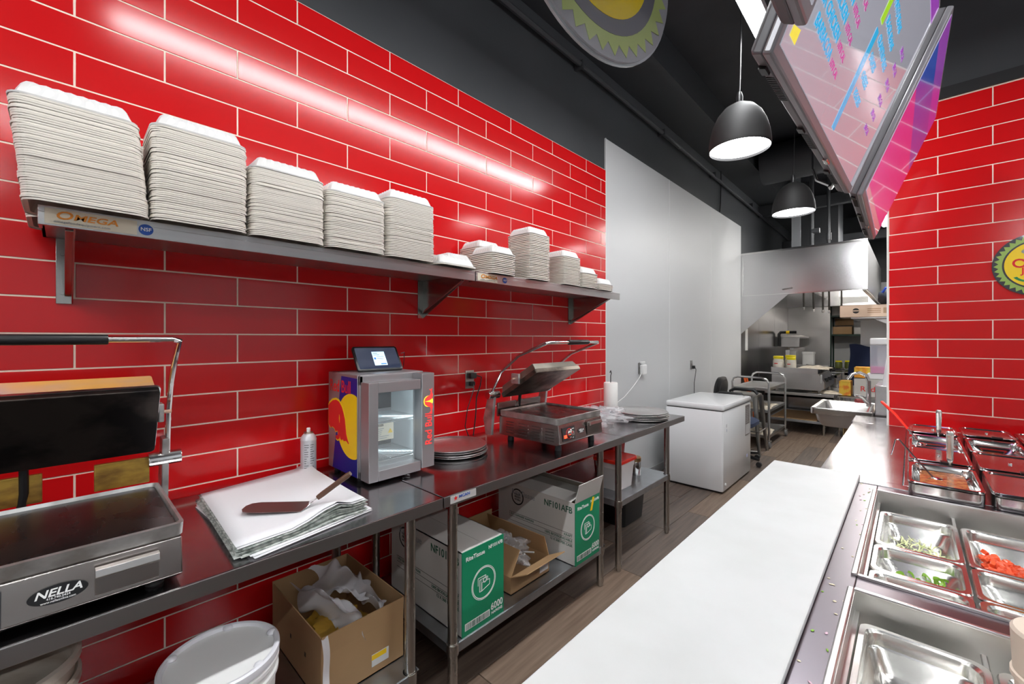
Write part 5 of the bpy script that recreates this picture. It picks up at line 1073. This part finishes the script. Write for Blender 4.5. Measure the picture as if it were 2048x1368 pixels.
B().box(1.055,7.985,0.20,1.075,7.999,0.34,).build('control_edge', POL, t)
for i, (x, y, s) in enumerate(((0.47,8.12,1.0),(0.60,8.35,1.05),(0.64,8.16,0.92))):
    q = T('mayo_jar',('clear tub with yellow lid and white label at the griddle corner','taller yellow lidded tub behind two others on the griddle','smaller yellow lidded tub beside the cloth on the griddle')[i],'jar',(x,y,1.001 if False else 0.601+0.4005))
    B().lathe([(0.07*s,0),(0.078*s,0.006),(0.078*s,0.12*s),(0.068*s,0.155*s),(0.062*s,0.165*s)],(0,0,0),28,True,True).build('tub', mat('mayo_clear',(0.66,0.62,0.54),0.2), q)
    B().lathe([(0.07*s,0.160*s),(0.072*s,0.165*s),(0.072*s,0.20*s),(0.066*s,0.205*s),(0.002,0.205*s)],(0,0,0),28,True,True).build('lid', mat('yellow_lid',(0.85,0.72,0.01),0.35), q)
    B().loft([[((0.0785*s)*math.cos(a),(0.0785*s)*math.sin(a),z) for a in [-2.3+k*0.16 for k in range(12)]] for z in (0.02,0.11*s)],False,False,None,False).build('label', mat('label_white',(0.75,0.70,0.62),0.6), q)
    B().loft([[((0.079*s)*math.cos(a),(0.079*s)*math.sin(a),z) for a in [-2.2+k*0.1 for k in range(8)]] for z in (0.075*s,0.09*s)],False,False,None,False).build('red_band', RDINK, q)
# --- fryer and range further on
t = T('deep_fryer','stainless deep fryer standing beyond the griddle','fryer',(0,0,0))
B().box(0.35,9.30,0.08,1.12,9.90,0.80).build('body', STEELV, t, bevel=0.004); B().box(0.35,9.30,0.80,0.42,9.90,1.28).build('back_riser', STEELV, t, bevel=0.004)
for y in (9.36,9.62): B().box(0.5,y,0.80,1.08,y+0.22,0.83).build('basket', POL, t)
B().box(0.45,9.31,0.80,1.12,9.34,0.85).box(1.08,9.31,0.80,1.12,9.9,0.85).build('rim', POL, t, bevel=0.003)
for i in range(4): B().box(1.12,9.36+i*0.12,0.55,1.125,9.43+i*0.12,0.68).build('front_label', (WPL,mat('label_lilac',(0.45,0.45,0.70),0.5))[i%2], t)
for y in (9.36,9.84): B().cyl((1.05,y,0),(1.05,y,0.09),0.025,None,12).build('leg', LEGM, t); B().cyl((0.42,y,0),(0.42,y,0.09),0.025,None,12).build('leg', LEGM, t)
t = T('gas_range','stainless gas range with blackened burners past the fryer','range',(0,0,0))
B().box(0.30,10.0,0.10,1.25,11.2,0.86).build('body', STEELV, t, bevel=0.005); B().box(0.30,10.0,0.86,0.36,11.2,1.30).build('backsplash', STEELV, t, bevel=0.004); B().box(1.15,10.0,0.80,1.28,11.2,0.88).build('front_ledge', POL, t, bevel=0.01)
for y in (10.2,10.6,11.0):
    for x in (0.55,0.95):
        g = B()
        for k in range(4): g.tube([(x,y,0.885),(x+0.16*math.cos(k*PI/2),y+0.16*math.sin(k*PI/2),0.885)],0.01,6)
        g.lathe([(0.06,0.862),(0.05,0.88)],(x,y,0),16,True,True); g.build('burner', IRON, t)
for x in (0.4,1.15):
    for y in (10.1,11.1): B().cyl((x,y,0),(x,y,0.11),0.03,None,12).build('leg', LEGM, t)
t = T('frying_pan','black frying pan with long handle on the range','pan',(0,0,0.897)); B().lathe([(0.10,0),(0.13,0.045),(0.128,0.045),(0.098,0.004),(0.002,0.004)],(0.85,10.25,0),28,True,True).build('pan', IRON, t); B().tube([(0.82,10.13,0.04),(0.70,9.86,0.075),(0.62,9.70,0.10)],0.011,8).build('handle', BLK, t)
for i, (x, y) in enumerate(((1.0,10.75),(1.14,10.9))):
    q = T('sauce_jar','olive jar with yellow lid on the gas range, %s' % ('beside the burners' if i == 0 else 'at the front ledge'),'jar',(x,y,0.892)); B().lathe([(0.055,0),(0.06,0.006),(0.06,0.11),(0.048,0.13)],(0,0,0),20,True,True).build('glass', mat('olive_jar',(0.10,0.11,0.03),0.15), q); B().lathe([(0.055,0.128),(0.055,0.155),(0.002,0.157)],(0,0,0),20,True,True).build('lid', mat('yellow_lid'), q)
t = T('white_pail','white square pail on the range backsplash side','pail',(0.52,10.6,0.896)); B().loft([rrect(0.2,0.2,0.03,4,(0,0),z) for z in (0,0.28)]+[rrect(0.215,0.215,0.03,4,(0,0),z) for z in (0.282,0.32)],True,True).build('pail', WPL, t)
t = T('warming_shelf','stainless salamander shelf bolted to the steel wall below the hood','shelf',(0,0,0))
B().box(0.004,10.35,1.50,0.42,11.35,1.53).box(0.004,10.35,1.32,0.02,11.35,1.5).box(0.02,10.35,1.32,0.40,10.365,1.5).build('case', STEEL, t, bevel=0.003)
B().tube([(0.05,10.3,1.33),(0.05,10.3,1.58),(0.08,10.3,1.62),(0.36,10.3,1.62)],0.03,10).build('gas_pipe', BLK, t); B().tube([(0.18,10.3,1.62),(0.24,10.3,1.62)],0.034,10).build('yellow_tape', YELINK, t)
cloth('flattened_carton','pale flattened carton lying on the steel wall shelf',0.26,10.8,1.532,0.44,0.8,mat('pale_card',(0.66,0.63,0.60),0.8),8,0.03,'cardboard')
o = B().box(0.0005,8.02,1.29,0.006,8.16,1.66).build('clipboard', mat('paper_white')); tag(o,'tall white paper sheet clipped to the steel wall','paper')
# --- shelving on the far wall
t = T('wire_rack','dark green shelving rack against the white far wall','rack',(0,0,0)); RK = mat('rack_green',(0.02,0.05,0.035),0.4)
for x in (0.72,1.85):
    for y in (12.1,12.55): B().cyl((x,y,0),(x,y,2.45),0.015,None,10).build('post', RK, t)
for z in (1.55,1.98): B().box(0.70,12.08,z,1.87,12.58,z+0.035).build('shelf', RK, t, bevel=0.003)
def sbox(label, x0, y0, z0, x1, y1, z1, m=CARD, cat='box', name='storage_box', op=False):
    q = T(name, label, cat, ((x0+x1)/2,(y0+y1)/2,z0)); a, b2, h = (x1-x0)/2, (y1-y0)/2, z1-z0; g = 0.006
    B().box(-a,-b2,0,a,-b2+g,h).box(-a,b2-g,0,a,b2,h).box(-a,-b2+g,0,-a+g,b2-g,h).box(a-g,-b2+g,0,a,b2-g,h).box(-a,-b2,0,a,b2,g).build('box_wall', m, q, smooth=0)
    if op: B().box(-a,b2-g,0,a,b2,0.16,Matrix.Translation((0,0,h)) @ Matrix.Rotation(0.2,4,'X')).build('flap', m, q, smooth=0)
    else: B().box(-a,-b2,h-g,a,-0.002,h).box(-a,0.002,h-g,a,b2,h).build('flap', m, q, smooth=0)
    return q
sbox('open brown box on the lower green rack shelf',0.76,12.12,1.586,1.10,12.5,1.76,CARD,op=True)
sbox('orange and brown carton on the lower green rack shelf',1.28,12.12,1.586,1.48,12.4,1.83,mat('orange_carton',(0.45,0.14,0.04),0.6,noise=((14,14,14),0.45,0.6,(0.12,0.05,0.03))))
sbox('narrow white carton between the boxes on the lower rack shelf',1.14,12.12,1.586,1.26,12.4,1.74,WCARD)
sbox('tall white carton on the hood end of the upper rack shelf',0.74,12.1,2.016,1.0,12.5,2.34,WCARD)
sbox('white carton frame on the upper rack shelf behind the egg tubs',1.15,12.25,2.016,1.62,12.5,2.36,mat('dark_carton',(0.10,0.06,0.045),0.7))
for i in range(2):
    q = T('white_tub','small white tub on the upper rack shelf, %s the dark carton' % ('nearer the white carton beside' if i == 0 else 'nearer the backpack beside'),'tub',(1.28+i*0.12,12.16,2.016)); B().lathe([(0.045,0),(0.055,0.06),(0.05,0.085),(0.002,0.09)],(0,0,0),20,True,True).build('tub', WPL, q)
# --- overhead shelf by the return wall with long carton and backpack
t = T('overhead_shelf','steel overhead shelf fixed behind the tiled return wall','shelf',(0,0,0))
B().box(1.32,9.2,1.83,1.99,10.6,1.85).build('board', STEEL, t)
for y in (9.3,10.5): B().prism([(1.99,1.83),(1.60,1.83),(1.99,1.62)],'y',y,y+0.01).build('bracket', STEEL, t)
q = sbox('long kraft carton with printed marks on the overhead shelf',1.17,9.22,1.852,1.86,9.7,2.06,mat('kraft_pale',(0.56,0.42,0.33),0.7),name='long_carton')
flat(circ(0.045,20), INK, q, (-0.13,-0.2406,0.11), X_, Z_, 'round_mark'); flat(rect(-0.05,-0.008,0.05,0.008), mat('kraft_pale'), q, (-0.13,-0.2414,0.11), X_, Z_, 'mark_bar')
for i in range(3): flat(rect(0,0,0.17,0.012), mat('kraft_ink',(0.28,0.17,0.10),0.7), q, (0.02,-0.2406,0.13-i*0.03), X_, Z_, 'print_line')
flat(rect(0,0,0.10,0.09), mat('kraft_ink2',(0.36,0.24,0.16),0.7), q, (0.22,-0.2406,0.06), X_, Z_, 'stamp')
crumple('backpack','dark navy backpack with blue strap lying on the long carton','backpack',(1.79,9.5,2.19),(0.14,0.2,0.13),mat('navy_bag',(0.012,0.016,0.03),0.8),21,None,16,10,2.061,0.10)
o = bpy.data.objects['backpack']; B().tube([(1.72,9.36,2.26),(1.76,9.34,2.33),(1.83,9.36,2.31)],0.02,8).build('strap', mat('blue_strap',(0.02,0.06,0.4),0.7), o)
# white panel and apron below the shelf
o = B().box(1.40,9.9,0.95,1.98,9.915,1.82).build('white_screen', mat('white_board',(0.72,0.72,0.74),0.5)); tag(o,'white splash panel hanging below the overhead shelf','panel')
cloth('apron','dark navy apron hanging beside the white splash panel',0,0,0,0.4,0.7,mat('navy_apron',(0.02,0.03,0.08),0.9),31,0.03,'apron')
o = bpy.data.objects['apron']; o.rotation_euler = (PI/2,0,0); o.location = (1.44,9.86,1.02)
# boxes low beyond the sink
q = sbox('white carton with red lettering standing beyond the sink',1.44,8.2,0.62,1.78,8.5,0.90,WCARD); text('Red', RDINK, q, (-0.10,-0.152,0.12), X_, Z_, 0.11)
q2 = sbox('orange and yellow food carton stacked on the red lettered carton',1.44,8.22,0.902,1.74,8.5,1.06,mat('orange_food',(0.80,0.32,0.03),0.5,noise=((9,9,9),0.45,0.6,(0.85,0.62,0.08))))
sbox('yellow food carton beside the red lettered carton',1.26,8.2,0.62,1.40,8.5,0.84,mat('yellow_food',(0.80,0.52,0.06),0.5,noise=((12,12,12),0.45,0.6,(0.75,0.22,0.03))))
t = T('wire_shelving','low steel shelf carrying the food cartons beyond the sink','shelf',(0,0,0)); B().box(1.25,8.1,0.60,1.97,8.7,0.618).box(1.25,8.1,0.20,1.97,8.7,0.218).build('deck', STEEL, t)
for x in (1.27,1.95):
    for y in (8.12,8.68): B().cyl((x,y,0),(x,y,0.62),0.014,None,10).build('post', LEGM, t)
# --- hand sink with tap
t = T('hand_sink','stainless hand sink with rolled rim at the end of the counter','sink',(0,0,0))
sx, sy, w_, d_ = 1.655, 4.70, 0.42, 0.66
def sl(dw, z, r=0.03): return rrect(w_+dw,d_+dw,r,5,(sx,sy),z)
B().loft([sl(-0.004,0.862),sl(0.0,0.866),sl(0.0,0.908),sl(-0.012,0.914),sl(-0.06,0.908),sl(-0.075,0.896),sl(-0.10,0.79,0.06),sl(-0.18,0.765,0.05),sl(-0.34,0.765,0.02)],False,True).build('basin', PAN, t)
B().loft([sl(-0.055,0.866),sl(-0.075,0.80,0.06),sl(-0.14,0.755,0.06),sl(-0.25,0.745,0.05)],False,True).build('bowl_underside', STEEL, t)
B().box(1.866,4.36,0.84,1.99,5.05,1.13).build('side_splash', STEELV, t, bevel=0.004)
B().tube([(sx,sy,0.745),(sx,sy,0.52),(sx+0.05,sy,0.46),(sx+0.15,sy,0.46),(sx+0.34,sy,0.46)],0.02,10).build('drain_pipe', mat('brass_pipe',(0.55,0.42,0.20),0.3,0.9), t)
tp = B().tube([(1.80,4.86,0.90),(1.80,4.86,1.12),(1.785,4.855,1.17),(1.74,4.845,1.195),(1.69,4.83,1.18),(1.66,4.82,1.13)],[0.018,0.016,0.015,0.014,0.014,0.016],12).build('tap_spout', POL, t); B().tube([(1.80,4.80,0.93),(1.76,4.76,0.99),(1.72,4.74,1.0)],[0.016,0.014,0.01],8).build('tap_lever', POL, t)
t = T('soap_dispenser','clear wall soap dispenser with pink soap behind the tiled wall','dispenser',(0,0,0))
B().box(1.80,5.0,1.44,1.99,5.12,1.50).build('cap', WPL, t, bevel=0.01); B().box(1.80,5.01,1.18,1.93,5.11,1.44).build('tank', mat('tank_clear',(0.6,0.62,0.68),0.1,alpha=0.45), t, bevel=0.008); B().box(1.806,5.016,1.186,1.924,5.104,1.245).build('soap', mat('pink_soap',(0.85,0.04,0.35),0.2), t)
B().box(1.78,5.02,1.13,1.93,5.10,1.182).build('nozzle_block', WPL, t, bevel=0.008)
t = T('towel_dispenser','white sloped paper towel dispenser hanging behind the tiled wall edge','dispenser',(0,0,0)); B().prism([(1.90,1.08),(1.985,1.06),(1.985,1.50),(1.95,1.50)],'y',4.40,4.62).build('case', WENAM, t, bevel=0.006)
o = B().tube([(1.70,5.02,0.912),(1.78,5.06,0.914)],0.03,10).build('red_sponge', mat('brick_red',(0.30,0.05,0.05),0.7)); tag(o,'dark red sponge on the rim of the hand sink','sponge')
